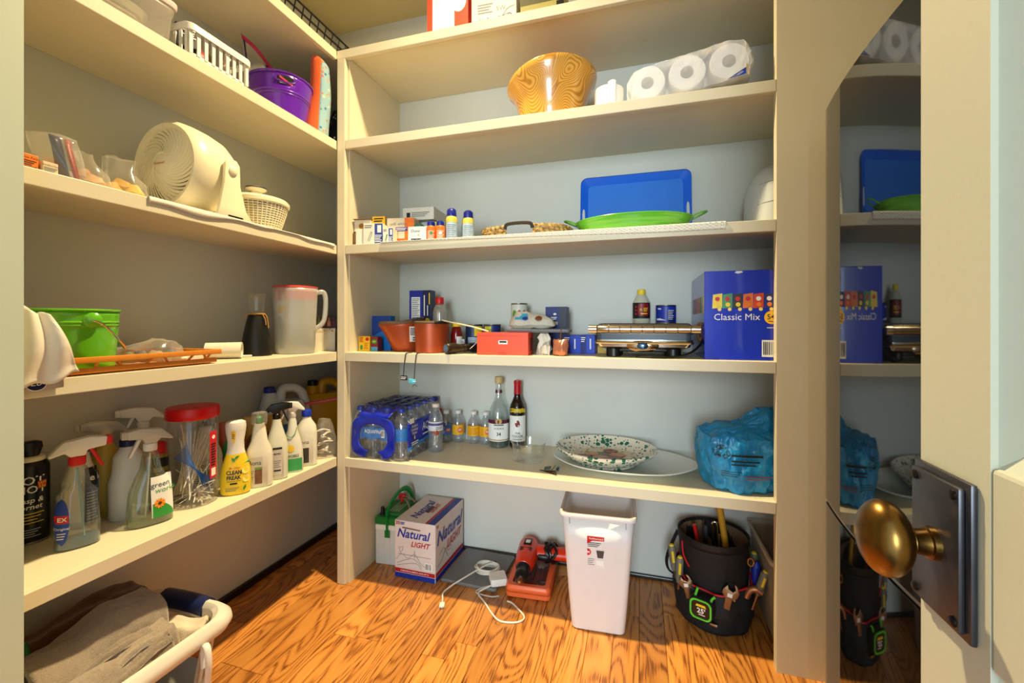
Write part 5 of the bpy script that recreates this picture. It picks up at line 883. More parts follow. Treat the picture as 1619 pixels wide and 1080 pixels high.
part(t, 'blue_film_frame', M().grid(ringband, 48, 5), AQ, solid=.0006)
part(t, 'blue_film_top', M().grid(lambda u, v: (.035+.15*u+.02*v, -.002+.05*v+.014*v*v, .168+.036*v**.7+.003*math.sin(u*14)), 12, 5), AQ, solid=.0006)
for k in range(4): part(t, 'blue_film_streak', M().grid(lambda u, v: (.04+.05*k+.03*u, .05+.24*v, .2095+.0022*math.sin(u*6+k)+.002*math.sin(v*17)), 3, 14), mat((24, 34, 110), .25, noise=.2, scale=50), solid=.0006)
part(t, 'blue_film_side', M().grid(lambda u, v: (w_+.0058+.003*math.sin(u*19), -.0+.012+.28*u, .052+.098*v+.012*math.sin(u*3)*(1-v)), 20, 6), AQ, solid=.0006); part(t, 'light_blue_edge', M().grid(lambda u, v: (w_+.0056+.003*math.sin(u*19), .012+.28*u, .040+.014*v+.012*math.sin(u*3)), 20, 1), mat((40, 130, 220), .35), solid=.0006)
def onside(x, z): return (w_+.0105, .012+x, z)
write(t, 'AQUAFINA', .045, LABELW, onside, (.20, .115), bold=0, sx=.8); write(t, 'Purified', .015, LABELW, onside, (.045, .132)); write(t, 'Drinking', .015, LABELW, onside, (.045, .118)); write(t, 'Water', .015, LABELW, onside, (.045, .104)); lines(t, 'side_print', .02, .075, .056, .072, 2, LABELW, onside); lines(t, 'side_print', .11, .2, .078, .088, 1, LABELW, onside); flat(t, 'drop_print', [(.04, .082), (.046, .078), (.05, .084), (.045, .097)], LABELW, onside); flat(t, 'code_ground', rect(.005, .04, .145, .165), LABELW, onside)
write(t, 'AQUAFINA', .020, LABELW, lambda x, z: -.0025, (.112, .112), sx=.8); flat(t, 'bottle_label_print', rect(.068, .168, .088, .126), AQL, y=-.0012); barcode(t, .148, .162, .09, .12, None, -.002)
# single bottle
def pet(name, label, x, y, prof, h, m, capm, lab=None, z=Z5, liquid=None):
    t = thing(name, label, 'bottle', (x, y, z), facing(x, y)); part(t, 'bottle_body', M().lathe([(r, zz) for zz, r in prof], 30, cap1=False), m, solid=.0008); part(t, 'cap', M().lathe([(prof[-1][1]+.0015, h-.014), (prof[-1][1]+.002, h-.012), (prof[-1][1]+.002, h-.001), (prof[-1][1], h)], 20), capm)
    if liquid: part(t, 'liquid', M().lathe([(r-.0016, max(zz, .0015)) for zz, r in prof if zz < liquid]+[(prof_at(prof, liquid)[0]-.0016, liquid)], 30), WATER)
    return t
wpf = [(z, r) for r, z in bprof]
t = pet('water_bottle', 'single clear water bottle with pale label standing right of the wrapped pack', .305, .192, [(z*.98, r) for z, r in wpf], .2, WATER, mat((226, 214, 206), .4), liquid=.13)
pr = [(z*.98, r, r) for z, r in wpf]; patch(t, 'label', wrap(pr, .001), -.045, .045, .090, .128, mat((220, 220, 224), .5)); patch(t, 'purple_band', wrap(pr, .0014), -.045, .045, .112, .122, mat((90, 80, 140), .5)); lines(t, 'label_print', .0, .03, .095, .108, 2, GREYINK, wrap(pr, .0014)); flat(t, 'red_print', disc_pts(.0, .083, .012, 14, 1.2), mat((150, 70, 50), .4), wrap(pr, .0012))
# mixers
mpf = [(0, .024), (.004, .0275), (.012, .0285), (.03, .0275), (.034, .0282), (.082, .0282), (.095, .026), (.115, .015), (.122, .0115), (.132, .0115)]
for i, (x, y, c, lab) in enumerate(((.285, .338, (30, 110, 190), 'small mixer bottle with blue label behind the single water bottle'), (.336, .356, (240, 176, 30), 'small tonic bottle with yellow label, leftmost of the three'), (.412, .356, (240, 176, 30), 'small tonic bottle with yellow label, middle of the three'), (.470, .356, (240, 176, 30), 'small tonic bottle with yellow label touching the vodka bottle'))):
    t = pet('mixer_bottle', lab, x, y, mpf, .142, WATER, WHITE); t['group'] = 'small mixer bottles at the back'; pr = [(z, r, r) for z, r in mpf]; part(t, 'label', M().lathe([(.0286, .036), (.0286, .080)], 30, cap0=False, cap1=False), mat(c, .4, noise=.05))
    if i != 2: patch(t, 'red_badge', wrap(pr, .0012), -.004, .022, .046, .070, mat((226, 110, 60) if i else (190, 60, 60), .4), shape=oval, nv=8); lines(t, 'badge_print', .001, .018, .054, .064, 2, LABELW, wrap(pr, .0018))
    if i != 1: lines(t, 'print', -.024, .024 if i == 2 else -.006, .042, .074, 5, mat((200, 120, 20), .5) if i else LABELW, wrap(pr, .001), h=.35)
t = pet('soda_bottle', 'small red-labelled bottle behind the wrapped water pack', .218, .362, mpf, .142, WATER, mat((40, 60, 160), .4), z=Z5); part(t, 'label', M().lathe([(.0287, .07), (.0287, .10)], 30, cap0=False, cap1=False), REDP)
t.scale = (1, 1, 1.4)
# vodka
vpf = [(0, .040), (.003, .0435), (.02, .045), (.10, .0465), (.145, .045), (.175, .035), (.20, .022), (.22, .0155), (.262, .0135), (.266, .0148), (.276, .0148)]
t = pet('vodka_bottle', 'tall clear vodka bottle with white label and wooden stopper at the back', .537, .340, vpf, .29, glass((240, 246, 246), .02, alpha=.14), mat((200, 170, 110), .6)); pr = [(z, r, r) for z, r in vpf]
part(t, 'stopper_top', M().lathe([(.017, .280), (.0175, .284), (.0175, .302), (.015, .305)], 24), mat((196, 172, 120), .5)); part(t, 'glass_base', M().lathe([(.038, .002), (.0425, .004), (.043, .016), (.036, .02)], 28), glass((150, 190, 180), .05, alpha=.4))
patch(t, 'label', wrap(pr, .001), -.062, .062, .030, .115, LABELW, nu=24); patch(t, 'crimson_band', wrap(pr, .0014), -.062, .062, .106, .122, mat((90, 24, 50), .4), nu=24); lines(t, 'label_print', -.022, .022, .095, .104, 1, GREYINK, wrap(pr, .0016), h=.7); write(t, 'VODKA', .013, INK, wrap(pr, .0016), (0, .086)); write(t, '34', .020, INK, wrap(pr, .0016), (0, .062), bold=.02); patch(t, 'gold_line', wrap(pr, .0014), -.062, .062, .034, .038, mat((170, 130, 50), .4), nu=24); flat(t, 'gold_badge', disc_pts(0, .117, .012, 18, 1.2), mat((196, 160, 80), .4), wrap(pr, .002))
for a in (-.012, .012): patch(t, 'neck_tag', wrap(pr, .001), a-.008, a+.008, .232, .25, mat((110, 30, 50), .4), shape=oval)
# wine
wpf2 = [(0, .030), (.003, .0335), (.01, .0345), (.165, .0345), (.185, .032), (.205, .022), (.222, .0155), (.285, .0145)]
t = pet('wine_bottle', 'dark red wine bottle with red capsule and white label', .622, .345, wpf2, .288, mat((22, 10, 12), .08, coat=.5), mat((176, 20, 34), .35)); pr = [(z, r, r) for z, r in wpf2]; part(t, 'capsule', M().lathe([(.0165, .232), (.0155, .27), (.016, .284), (.0145, .291)], 24), mat((176, 18, 34), .3))
patch(t, 'label', wrap(pr, .001), -.046, .046, .032, .142, LABELW, nu=20); patch(t, 'yellow_script', wrap(pr, .0012), -.04, .04, .150, .178, mat((30, 26, 14), .4), nu=16); [flat(t, 'yellow_ornament', disc_pts(-.032+.0107*q_, .164+.002*(q_ % 2), .0095, 12, .8), mat((206, 176, 40), .4, noise=.1, scale=200), wrap(pr, .0016+.0002*q_)) for q_ in range(7)]; write(t, 'THE', .012, INK, wrap(pr, .0016), (0, .068), bold=.01); write(t, 'CHOOK', .014, INK, wrap(pr, .0016), (0, .055), bold=.01); flat(t, 'bird_print', [(-.010, .10), (-.004, .094), (.006, .096), (.011, .104), (.008, .116), (.003, .124), (-.004, .122), (-.003, .112), (-.012, .112)], mat((130, 40, 46), .5), wrap(pr, .0016)); lines(t, 'label_print', -.02, .02, .036, .046, 1, GREYINK, wrap(pr, .0016), h=.3)
# clear deli bowl
solo('plastic_bowl', 'empty clear plastic bowl in front of the wine bottle', 'bowl', M().lathe([(.054, .001), (.058, .004), (.064, .05), (.0675, .072), (.0705, .073), (.0705, .076)], 44, cap1=False), glass((252, 252, 250), .05, alpha=.16), (.712, .185, Z5), 0, solid=.001)
# platter and splatterware bowl
PL = mat((226, 226, 216), .22, noise=.02)
t = thing('platter', 'large white oval platter with scalloped rim under the speckled bowl', 'platter', (1.075, .212, Z5), 1)
def scal(f, z, k=.018, n=72): return [(.262*f*math.cos(a)*(1+k*math.cos(6*a)), .172*f*math.sin(a)*(1+k*math.cos(6*a)), z) for a in [2*math.pi*i/n for i in range(n)]]
part(t, 'platter_body', M().loft([scal(.60, 0, 0), scal(.66, .004, 0), scal(.70, .012, .004), scal(.985, .026), scal(1.0, .028), scal(.99, .031), scal(.90, .026, .014), scal(.72, .017, .004), scal(.62, .009, 0)]), PL)
t = thing('serving_bowl', 'white oval bowl with green speckles and painted fruit standing on the platter', 'bowl', (1.008, .212, Z5+.0095), 0)
def speck():
    m = mat((232, 224, 204), .2, noise=.0203, coat=.4).copy(); nt = m.node_tree; p = nt.nodes['Principled BSDF']; tc = nt.nodes.new('ShaderNodeTexCoord'); mixes = None
    for sc_, thr in ((52, .42), (95, .34)):
        vo = nt.nodes.new('ShaderNodeTexVoronoi'); vo.inputs['Scale'].default_value = sc_; nt.links.new(tc.outputs['Object'], vo.inputs['Vector']); sp = nt.nodes.new('ShaderNodeSeparateColor'); nt.links.new(vo.outputs['Color'], sp.inputs[0])
        mu = nt.nodes.new('ShaderNodeMath'); mu.operation = 'MULTIPLY'; mu.inputs[1].default_value = thr*1.3; nt.links.new(sp.outputs[0], mu.inputs[0]); lt = nt.nodes.new('ShaderNodeMath'); lt.operation = 'LESS_THAN'; nt.links.new(vo.outputs['Distance'], lt.inputs[0]); nt.links.new(mu.outputs[0], lt.inputs[1])
        if mixes is None: mixes = lt
        else:
            mx_ = nt.nodes.new('ShaderNodeMath'); mx_.operation = 'MAXIMUM'; nt.links.new(mixes.outputs[0], mx_.inputs[0]); nt.links.new(lt.outputs[0], mx_.inputs[1]); mixes = mx_
    mx = nt.nodes.new('ShaderNodeMix'); mx.data_type = 'RGBA'; mx.inputs[6].default_value = (*lin((232, 224, 204)), 1); mx.inputs[7].default_value = (*lin((24, 112, 88)), 1); nt.links.new(mixes.outputs[0], mx.inputs[0]); nt.links.new(mx.outputs[2], p.inputs['Base Color']); return m
SPK = speck()
def el(f, z, g=0): return sell(.190*f-g, .166*f-g, z*.80, 64)
part(t, 'bowl_body', M().loft([el(.58, .0), el(.60, .004), el(.60, .010), el(.80, .032), el(.95, .058), el(1.0, .070), el(1.0, .076), el(.97, .078), el(.955, .074), el(.90, .054), el(.78, .034), el(.60, .019)]), SPK)
part(t, 'painted_centre', M().loft([el(.70, .0285), el(.30, .0245), el(.05, .024)], False, True), mat((226, 212, 186), .3))
for i in range(9):
    a = i*.7; part(t, 'fruit_print', M().add([(.092*math.cos(a*1.0)*(.35+.6*(i % 3)/2)+.030*math.cos(k*.5), .075*math.sin(a)*(.35+.6*(i % 3)/2)+.024*math.sin(k*.5), .0236+.0003*i) for k in range(13)], [tuple(range(13))]), mat(((130, 40, 30), (196, 130, 70), (150, 60, 40), (90, 100, 50), (206, 150, 90))[i % 5], .3, noise=.2, scale=60), smooth=False)
for i in range(22):
    a = i*2.39; r = .55+.1*math.sin(i*3.3); part(t, 'leaf_print', M().add([(.188*r*math.cos(a)+dx, .158*r*math.sin(a)+dy, .0268) for dx, dy in ((.010*math.cos(i), .010*math.sin(i)), (-.004*math.sin(i), .004*math.cos(i)), (-.010*math.cos(i), -.010*math.sin(i)), (.004*math.sin(i), -.004*math.cos(i)))], [(0, 1, 2, 3)]), mat((30, 90, 60), .4), smooth=False)
# blue grocery bag
t = thing('grocery_bag', 'bulging sky-blue plastic grocery bag at the right end of the lower shelf', 'plastic bag', (1.472, .145, Z5), 12)
BAGB = mat((34, 140, 196), .28, noise=.42, scale=9, bump=1., bscale=60)
prof = [(0, .115, .085), (.008, .132, .10), (.06, .144, .110), (.13, .150, .110), (.178, .146, .102), (.190, .12, .085, .015), (.196, .085, .06, .045), (.225, .056, .040, .065), (.25, .034, .024, .07)]
b = M().loft([sell(q[1], q[2], q[0], 72, 3.0, q[3] if len(q) > 3 else 0) for q in prof for _ in (0,)]); b = fine(b, 3); b.jit(.013, 71, 14).jit(.010, 75, 34).jit(.005, 77, 80); b.v = [(x, y, max(z, .0005)) for x, y, z in b.v]; part(t, 'bag', b, BAGB)
pf = front([(0, .115, .085, 3), (.06, .142, .112, 3), (.13, .150, .114, 3), (.17, .146, .106, 3)], .014)
for x0_, x1_, z0_, z1_ in ((-.09, .0, .122, .132), (-.09, -.01, .106, .113), (-.09, -.02, .096, .102)): lines(t, 'bag_print', x0_, x1_, z0_, z1_, 1, INK, pf, h=.6)
write(t, '♻', .04, INK, pf, (-.115, .135)); lines(t, 'print', -.115, -.06, .06, .08, 3, INK, pf, h=.25); lines(t, 'red_print', -.05, .03, .052, .070, 2, mat((150, 40, 50), .5), pf, h=.3)
# little metal clips
t = thing('metal_clips', 'small pile of metal clips and pins near the shelf edge', 'clips', (.822, .062, Z5), 0)
for i in range(5): part(t, 'pin', M().tube([(-.04+.006*i, .012-.006*i, .003+.002*i), (.03-.002*i, -.022+.008*i, .002+.001*i)], .0013, 5), mat((90, 70, 50), .4, metal=.8))
for i in range(3): part(t, 'clip', M().box(-.012, .012, -.0008, .0008, 0, .018).xf((-.012+.018*i, .014+.006*(i % 2), .006), rz=.5+.8*i, rx=.6), mat((150, 170, 180), .25, metal=.9), smooth=False)
# ================================================================ floor under the back shelves
t = thing('car_battery', 'car battery with white case and green lid and handle in the left floor bay', 'battery', (.085, .275, .001), 4)
CASE = mat((206, 206, 200), .35, noise=.02); GRN = mat((12, 110, 40), .35, noise=.04)
part(t, 'case', M().loft([rrect(.070, .095, .006, 0), rrect(.070, .095, .006, .172)]), CASE, smooth=False)
for i in range(5): part(t, 'case_rib', M().box(-.055+i*.026, -.052+i*.026, -.0965, -.0945, .012, .145), CASE, smooth=False)
part(t, 'label_strip', M().loft([rrect(.0712, .0962, .006, .15), rrect(.0712, .0962, .006, .168)], False, False), mat((226, 224, 206), .5)); part(t, 'lid', M().loft([rrect(.073, .098, .008, .172), rrect(.073, .098, .008, .195), rrect(.068, .092, .008, .203)]), GRN, bev=.001)
part(t, 'top_cover', M().loft([rrect(.05, .07, .006, .203), rrect(.046, .066, .006, .212)]), GRN)
lines(t, 'lid_print', -.05, .05, -.03, .02, 4, mat((150, 180, 140), .5), lambda x, z: (z, x, .2126), h=.5)
for y, m in ((-.07, BLACK), (.06, REDP)):
    q = part(t, 'terminal', M().lathe([(.011, .203), (.011, .212), (.008, .214), (.008, .236), (.006, .238)], 18, -.048 if y < 0 else -.02, y), m)
part(t, 'terminal_cables', M().tube(smoothpath([(-.02, .055, .225), (.01, .03, .236), (.04, .0, .228), (.06, -.03, .222)]), .004, 8).tube(smoothpath([(-.02, .065, .23), (.02, .05, .24), (.06, .03, .226)]), .004, 8), mat((160, 140, 110), .4, metal=.5)); part(t, 'red_clamp', M().box(-.035, -.005, .05, .075, .226, .246), REDP, bev=.004)
part(t, 'handle', M().tube(smoothpath([(-.01, -.100, .13), (-.01, -.1005, .18), (-.008, -.098, .235), (.0, -.06, .275), (.008, .0, .292), (.014, .05, .278), (.016, .088, .235), (.016, .0985, .19)]), .012, 8, flat=.35), mat((16, 130, 50), .35)); part(t, 'handle_tab', M().box(-.022, .002, -.103, -.099, .118, .15), GRN, bev=.006)
# beer carton
CW = mat((214, 206, 202), .45, noise=.05, scale=10); NLB = mat((24, 50, 150), .4, noise=0); NLR = mat((176, 22, 36), .4, noise=0)
t = thing('beer_carton', 'white beer multipack carton with blue and red lettering on the floor', 'box', (.252, .108, .001), -1); w, d, h = .188, .275, .236
b = M().box(-w/2, w/2, 0, d, 0, h); part(t, 'carton', b, CW, bev=.004, smooth=False)
flat(t, 'blue_base', rect(-w/2+.002, w/2-.002, .002, .022), NLB); flat(t, 'red_band', rect(-w/2+.002, w/2-.002, .024, .040), NLR); write(t, '★ BREWED IN AMERICA SINCE 1977 ★', .0075, LABELW, lambda x, z: -.0014, (0, .032), bold=.02)
write(t, 'Natural', .050, NLB, lambda x, z: -.0012, (-.004, .186), shear=.28, bold=.02, sx=.96); write(t, 'LIGHT', .030, NLR, lambda x, z: -.0012, (.028, .146), shear=.28, bold=.02)
write(t, '30', .020, NLR, lambda x, z: -.0012, (-.078, .226), bold=.03); lines(t, 'pack_print', -.066, -.046, .219, .231, 2, NLB, y=-.0012, h=.6); part(t, 'crease', M().box(-.0008, .0008, -.0014, -.0006, .09, .12).box(-.075, .075, -.0014, -.0006, .098, .0992), GREY, smooth=False); flat(t, 'hand_slot', [(-.058, .206), (.025, .203), (.028, .208), (-.056, .212)], mat((110, 90, 80), .6), y=-.001)
barcode(t, .048, .080, .048, .078)
part(t, 'line_drawing', M().tube(smoothpath([(-.085, -.001, .075), (-.06, -.001, .10), (-.03, -.001, .085), (.0, -.001, .105), (.03, -.001, .07), (.05, -.001, .06)]), .0007, 4).tube(smoothpath([(-.08, -.001, .06), (-.04, -.001, .078), (0, -.001, .085), (.035, -.001, .055)]), .0007, 4).tube(smoothpath([(-.08, -.001, .05), (-.03, -.001, .064), (.01, -.001, .068), (.03, -.001, .048)]), .0007, 4).tube([(-.062+.014*math.cos(k*.9)*(1 if k % 2 else .5), -.001, .118+.016*math.sin(k*.9)*(1 if k % 2 else .5)) for k in range(7)], .0007, 4, True), GREYINK)
sd = lambda x, z: (w/2+.0012, x, z)
def onpoly(name, pts, m, off=0.): part(t, name, M().add([(w/2+.0008+off, y, z) for y, z in pts], [tuple(range(len(pts)))]), m, smooth=False)
onpoly('blue_base', rect(.002, d-.002, .002, .022), NLB); onpoly('red_band', rect(.002, d-.002, .024, .040), NLR); write(t, 'Natural', .078, NLB, sd, (.138, .172), shear=.28, bold=.02); write(t, 'LIGHT', .05, NLR, sd, (.178, .112), shear=.28, bold=.02); write(t, '30', .018, NLR, sd, (.018, .222), bold=.03)
part(t, 'line_drawing', M().tube(smoothpath([(w/2+.001, .02, .06), (w/2+.001, .06, .075), (w/2+.001, .09, .10), (w/2+.001, .12, .08), (w/2+.001, .15, .09)]), .0008, 4).tube(smoothpath([(w/2+.001, .03, .10), (w/2+.001, .07, .115), (w/2+.001, .09, .09), (w/2+.001, .11, .06)]), .0008, 4), GREYINK)
tp = lambda x, z: (-x, .0, 0)
def top(x, z): return (-w/2+.012+z, x, h+.0012)
def topx(x, z): return (z, x, h+.0012)
def onp(name, pts, m): part(t, name, M().add([(x, y, h+.0008) for x, y in pts], [tuple(range(len(pts)))]), m, smooth=False)
onp('blue_band', rect(.058, .090, .002, d-.002), NLB); onp('red_band', rect(.046, .057, .002, d-.002), NLR)
write(t, 'Natural', .056, NLB, lambda x, z: (-z, x, h+.0012), (.125, .028), shear=.28, bold=.02); write(t, 'LIGHT', .032, NLR, lambda x, z: (-z, x, h+.0012), (.150, -.016), shear=.28, bold=.02)
onp('hand_hole', [(-.008, .10), (.012, .095), (.012, .16), (-.008, .165)], BLACK)
# grey flat sleeve
t = thing('laptop_sleeve', 'flat grey sleeve lying on the floor under the white cable', 'sleeve', (.480, .255, 0), -2); part(t, 'sleeve', fine(M().loft([rrect(.120, .128, .01, .001), rrect(.122, .130, .012, .007), rrect(.118, .126, .01, .013)]), 2).jit(.0016, 4, 16).xf((0, 0, .001)), mat((112, 112, 112), .4, noise=.1, scale=12))
# white cable with adapter
t = thing('power_cable', 'white power cable with adapter coiled on the grey sleeve', 'cable', (.555, .205, .016), 0); WC = mat((222, 216, 202), .4, noise=.02)
pts = []
for k in range(40):
    a = k*.75; r = .045+.004*math.sin(k*1.3); pts.append((-.03+r*1.1*math.cos(a), .02+r*.75*math.sin(a), .004+.0006*k+.002*math.sin(k*2.1)))
part(t, 'coil', M().tube(smoothpath(pts, 3), .0028, 6), WC)
part(t, 'adapter', M().loft([rrect(.032, .032, .008, 0), rrect(.033, .033, .009, .004), rrect(.033, .033, .009, .022), rrect(.031, .031, .008, .026)]).xf((.035, -.035, .001), rz=.5), WHITE); part(t, 'tie', M().lathe([(.006, 0), (.007, .012), (.005, .014)], 12, -.01, .06).xf((0, 0, .012)), BLACK)
part(t, 'plug_lead', M().tube(smoothpath([(-.02, .04, .028), (-.05, .0, .024), (-.10, -.07, .012), (-.135, -.115, .0), (-.15, -.15, -.008), (-.138, -.18, -.012), (-.128, -.205, -.012)]), .003, 7), WC); pl = part(t, 'plug', M().box(-.010, .010, -.026, .0, -.014, -.004).xf((-.128, -.203, 0), rz=.35), WC, bev=.003); part(pl, 'prongs', M().box(-.006, -.004, -.036, -.026, -.010, -.008).box(.004, .006, -.036, -.026, -.010, -.008).xf((-.128, -.203, 0), rz=.35), STEEL, smooth=False)
part(t, 'loose_lead', M().tube(smoothpath([(.03, -.06, .006), (-.01, -.09, -.006), (-.02, -.11, -.012), (.02, -.15, -.0125), (.07, -.205, -.0125), (.11, -.232, -.0125), (.165, -.222, -.0125), (.185, -.19, -.0125), (.15, -.15, -.0125), (.12, -.125, -.0125), (.10, -.12, -.0125)]), .0032, 7), WC)
part(t, 'second_lead', M().tube(smoothpath([(.03, -.062, .004), (-.02, -.085, -.006), (-.03, -.105, -.0125), (.03, -.112, -.0125), (.06, -.10, -.0125)]), .0028, 7), mat((190, 186, 176), .4))
# drill case
t = thing('drill_case', 'salmon orange plastic tool case with clear window lying on the floor', 'tool case', (.716, .248, .001), 4); SAL = mat((240, 108, 56), .38, noise=.03)
part(t, 'lower_shell', M().loft([rrect(.080, .125, .016, 0), rrect(.086, .132, .018, .006), rrect(.087, .133, .018, .022)]), SAL); part(t, 'upper_frame', M().loft([rrect(.087, .133, .018, .0235), rrect(.087, .133, .018, .040), rrect(.081, .127, .016, .048), rrect(.064, .110, .012, .048), rrect(.060, .106, .012, .036)], False, False), SAL, solid=.002)
part(t, 'inner_tray', M().box(-.064, .064, -.11, .11, .020, .026), mat((130, 62, 44), .6, noise=.3, scale=40), smooth=False); part(t, 'clear_window', M().grid(lambda u, v: (-.063+.126*u, -.109+.218*v, .037), 2, 2), glass((230, 220, 214), .08, alpha=.2))
for i in range(6): part(t, 'drill_bit', M().tube([(-.045+.018*i, -.06+.012*(i % 2), .030), (-.045+.018*i, .04, .030)], .0035, 6), STEEL if i % 2 else mat((60, 80, 110), .4))
# drill
t = thing('power_drill', 'red-orange corded power drill with black chuck lying on the tool case', 'drill', (.690, .222, .0495), 6); DR = mat((224, 54, 22), .3, noise=.03)
def yl(pr, n=24, cx=0, cz=.034): return M().loft([[(cx+rx*math.cos(2*math.pi*j/n), y, cz+rz_*math.sin(2*math.pi*j/n)) for j in range(n)] for y, rx, rz_ in pr])
part(t, 'motor_housing', yl([(-.05, .014, .014), (-.046, .022, .024), (-.02, .030, .032), (.03, .034, .0335), (.085, .034, .0335), (.098, .030, .030), (.102, .018, .018)]), DR); part(t, 'chuck', yl([(-.105, .008, .008), (-.10, .014, .014), (-.082, .019, .019), (-.074, .019, .019), (-.07, .0165, .0165), (-.052, .0175, .0175)], 18), BLACK); part(t, 'chuck_jaws', yl([(-.118, .004, .004), (-.105, .0085, .0085)], 12), mat((170, 130, 90), .3, metal=1)); part(t, 'collar', yl([(-.054, .0205, .0205), (-.047, .0225, .0225)]), BLACK)
part(t, 'handle', M().loft([[(.02+x, .06+.026*math.cos(2*math.pi*j/20)*s_, .032+.022*math.sin(2*math.pi*j/20)*s_) for j in range(20)] for x, s_ in ((0, 1.1), (.03, 1.0), (.06, .9), (.10, .95), (.125, 1.1), (.132, .95))]), DR); part(t, 'trigger', M().box(.035, .07, .022, .036, .024, .040), BLACK, bev=.003); part(t, 'rating_plate', M().grid(lambda u, v: (-.012+.026*u, .035+.04*v, .0685-.6*(.012*(u-.5))**2), 4, 2), BLACK, solid=.001); part(t, 'plate_print', M().grid(lambda u, v: (-.006+.014*u, .045+.02*v, .0692), 1, 1), LABELW); part(t, 'vent_slots', M().box(-.02, .018, .018, .021, .064, .0672).box(-.02, .018, .008, .011, .063, .0662), INK, smooth=False)
pts = [(.075+.013*math.sin(k*.31)+.010*math.cos(k*2.2), .06+.033*math.cos(k*.83), .034+.031*math.sin(k*.83)) for k in range(46)]
part(t, 'wrapped_cord', M().tube(smoothpath(pts, 2), .0035, 6), BLACK)
t.scale = (1.28, 1.28, 1.22)
# wastebasket
t = thing('wastebasket', 'tall white plastic wastebasket with red label sticker in front of the back shelves', 'wastebasket', (.992, .118, .001), 3); WBM = mat((222, 216, 214), .38, noise=.02)
rows = [(.0, .084, .095), (.004, .090, .101), (.10, .098, .109), (.30, .112, .124), (.398, .120, .132)]
part(t, 'bin', M().loft([rrect(a, c, .022, z) for z, a, c in rows], True, False), WBM, solid=.0025); part(t, 'rim', M().loft([rrect(.121, .133, .024, .396), rrect(.127, .139, .026, .397), rrect(.1285, .1405, .026, .404), rrect(.126, .138, .025, .411), rrect(.119, .131, .024, .411)], False, False), WBM, solid=.002)
for s in (-1, 1): part(t, 'front_notch', M().box(s*.092-.001, s*.092+.001, -.1325, -.130, .374, .394), GREY, smooth=False)
wf = lambda x, z: -(.095+.037*z/.398)-.0028
flat(t, 'red_sticker', [(-.034, .322), (.022, .324), (.022, .338), (-.034, .338)], REDP, wf); flat(t, 'red_sticker_tail', [(-.034, .310), (-.018, .322), (-.034, .324)], REDP, wf); write(t, 'Rubbermaid', .0095, LABELW, lambda x, z: wf(x, z)-.0008, (-.004, .331), bold=.01); lines(t, 'sticker_print', -.032, .012, .300, .318, 3, INK, wf, h=.35); flat(t, 'size_badge', [(-.034+.013*c, .282+.012*s) for c, s in [(max(0, math.cos(a)), math.sin(a)) for a in [-math.pi/2+math.pi*k/12 for k in range(13)]]], REDP, wf); write(t, 'M', .012, LABELW, lambda x, z: wf(x, z)-.0008, (-.030, .282), bold=.02)
flat(t, 'bin_picture', [(-.004, .290), (.022, .290), (.018, .264), (.0, .264)], mat((70, 64, 60), .6), wf); barcode(t, -.004, .020, .232, .256, wf); lines(t, 'sticker_print', -.032, -.010, .236, .262, 4, GREYINK, wf, h=.3)
# tool bucket bag
t = thing('tool_bag', 'black canvas bucket tool bag with red piping standing on the floor', 'tool bag', (1.388, .238, .001), -8); CAN = mat((26, 22, 22), .75, noise=.3, scale=60, bump=.5, bscale=260); PIP = mat((196, 26, 34), .5, noise=0)
part(t, 'bucket', M().lathe([(.100, 0), (.104, .004), (.108, .05), (.112, .10), (.114, .15), (.115, .2), (.116, .25), (.118, .292)], 44, sy=.98, cap1=False).jit(.005, 12, 18), CAN, solid=.004); part(t, 'rim_band', M().lathe([(.119, .270), (.120, .280), (.1195, .296), (.114, .297)], 44, cap0=False, cap1=False), mat((16, 14, 14), .6), solid=.003)
part(t, 'lining', M().lathe([(.108, .12), (.112, .286)], 40, cap0=True, cap1=False), mat((116, 92, 64), .8, noise=.2, scale=30))
def apron(u, v): a = -1.95+3.9*u; r = .124+.012*math.sin(u*14)**2*v-.006*v+.016*(1-abs(2*v-1))*.6; zt = .135+.05*abs(2*u-1)**1.4; return (r*math.sin(a), -r*math.cos(a), .006+(zt-.006)*v)
part(t, 'pocket_apron', M().grid(apron, 64, 12).jit(.005, 22, 24), mat((24, 26, 28), .7, noise=.3, scale=50, bump=.5, bscale=200), solid=.003)
part(t, 'red_piping', M().tube([tuple(Vector(apron(k/60, 1))+Vector((0, 0, .002))) for k in range(61)], .0035, 6), PIP); part(t, 'side_piping', M().tube(smoothpath([(-.10, -.066, .27), (-.095, -.080, .23), (-.075, -.10, .20)]), .003, 6), PIP); part(t, 'carry_strap', M().tube(smoothpath([(-.118, -.01, .28), (-.135, -.02, .24), (-.155, -.03, .18), (-.150, -.03, .14), (-.128, -.02, .12)]), .011, 8, flat=.3), mat((18, 16, 16), .7))
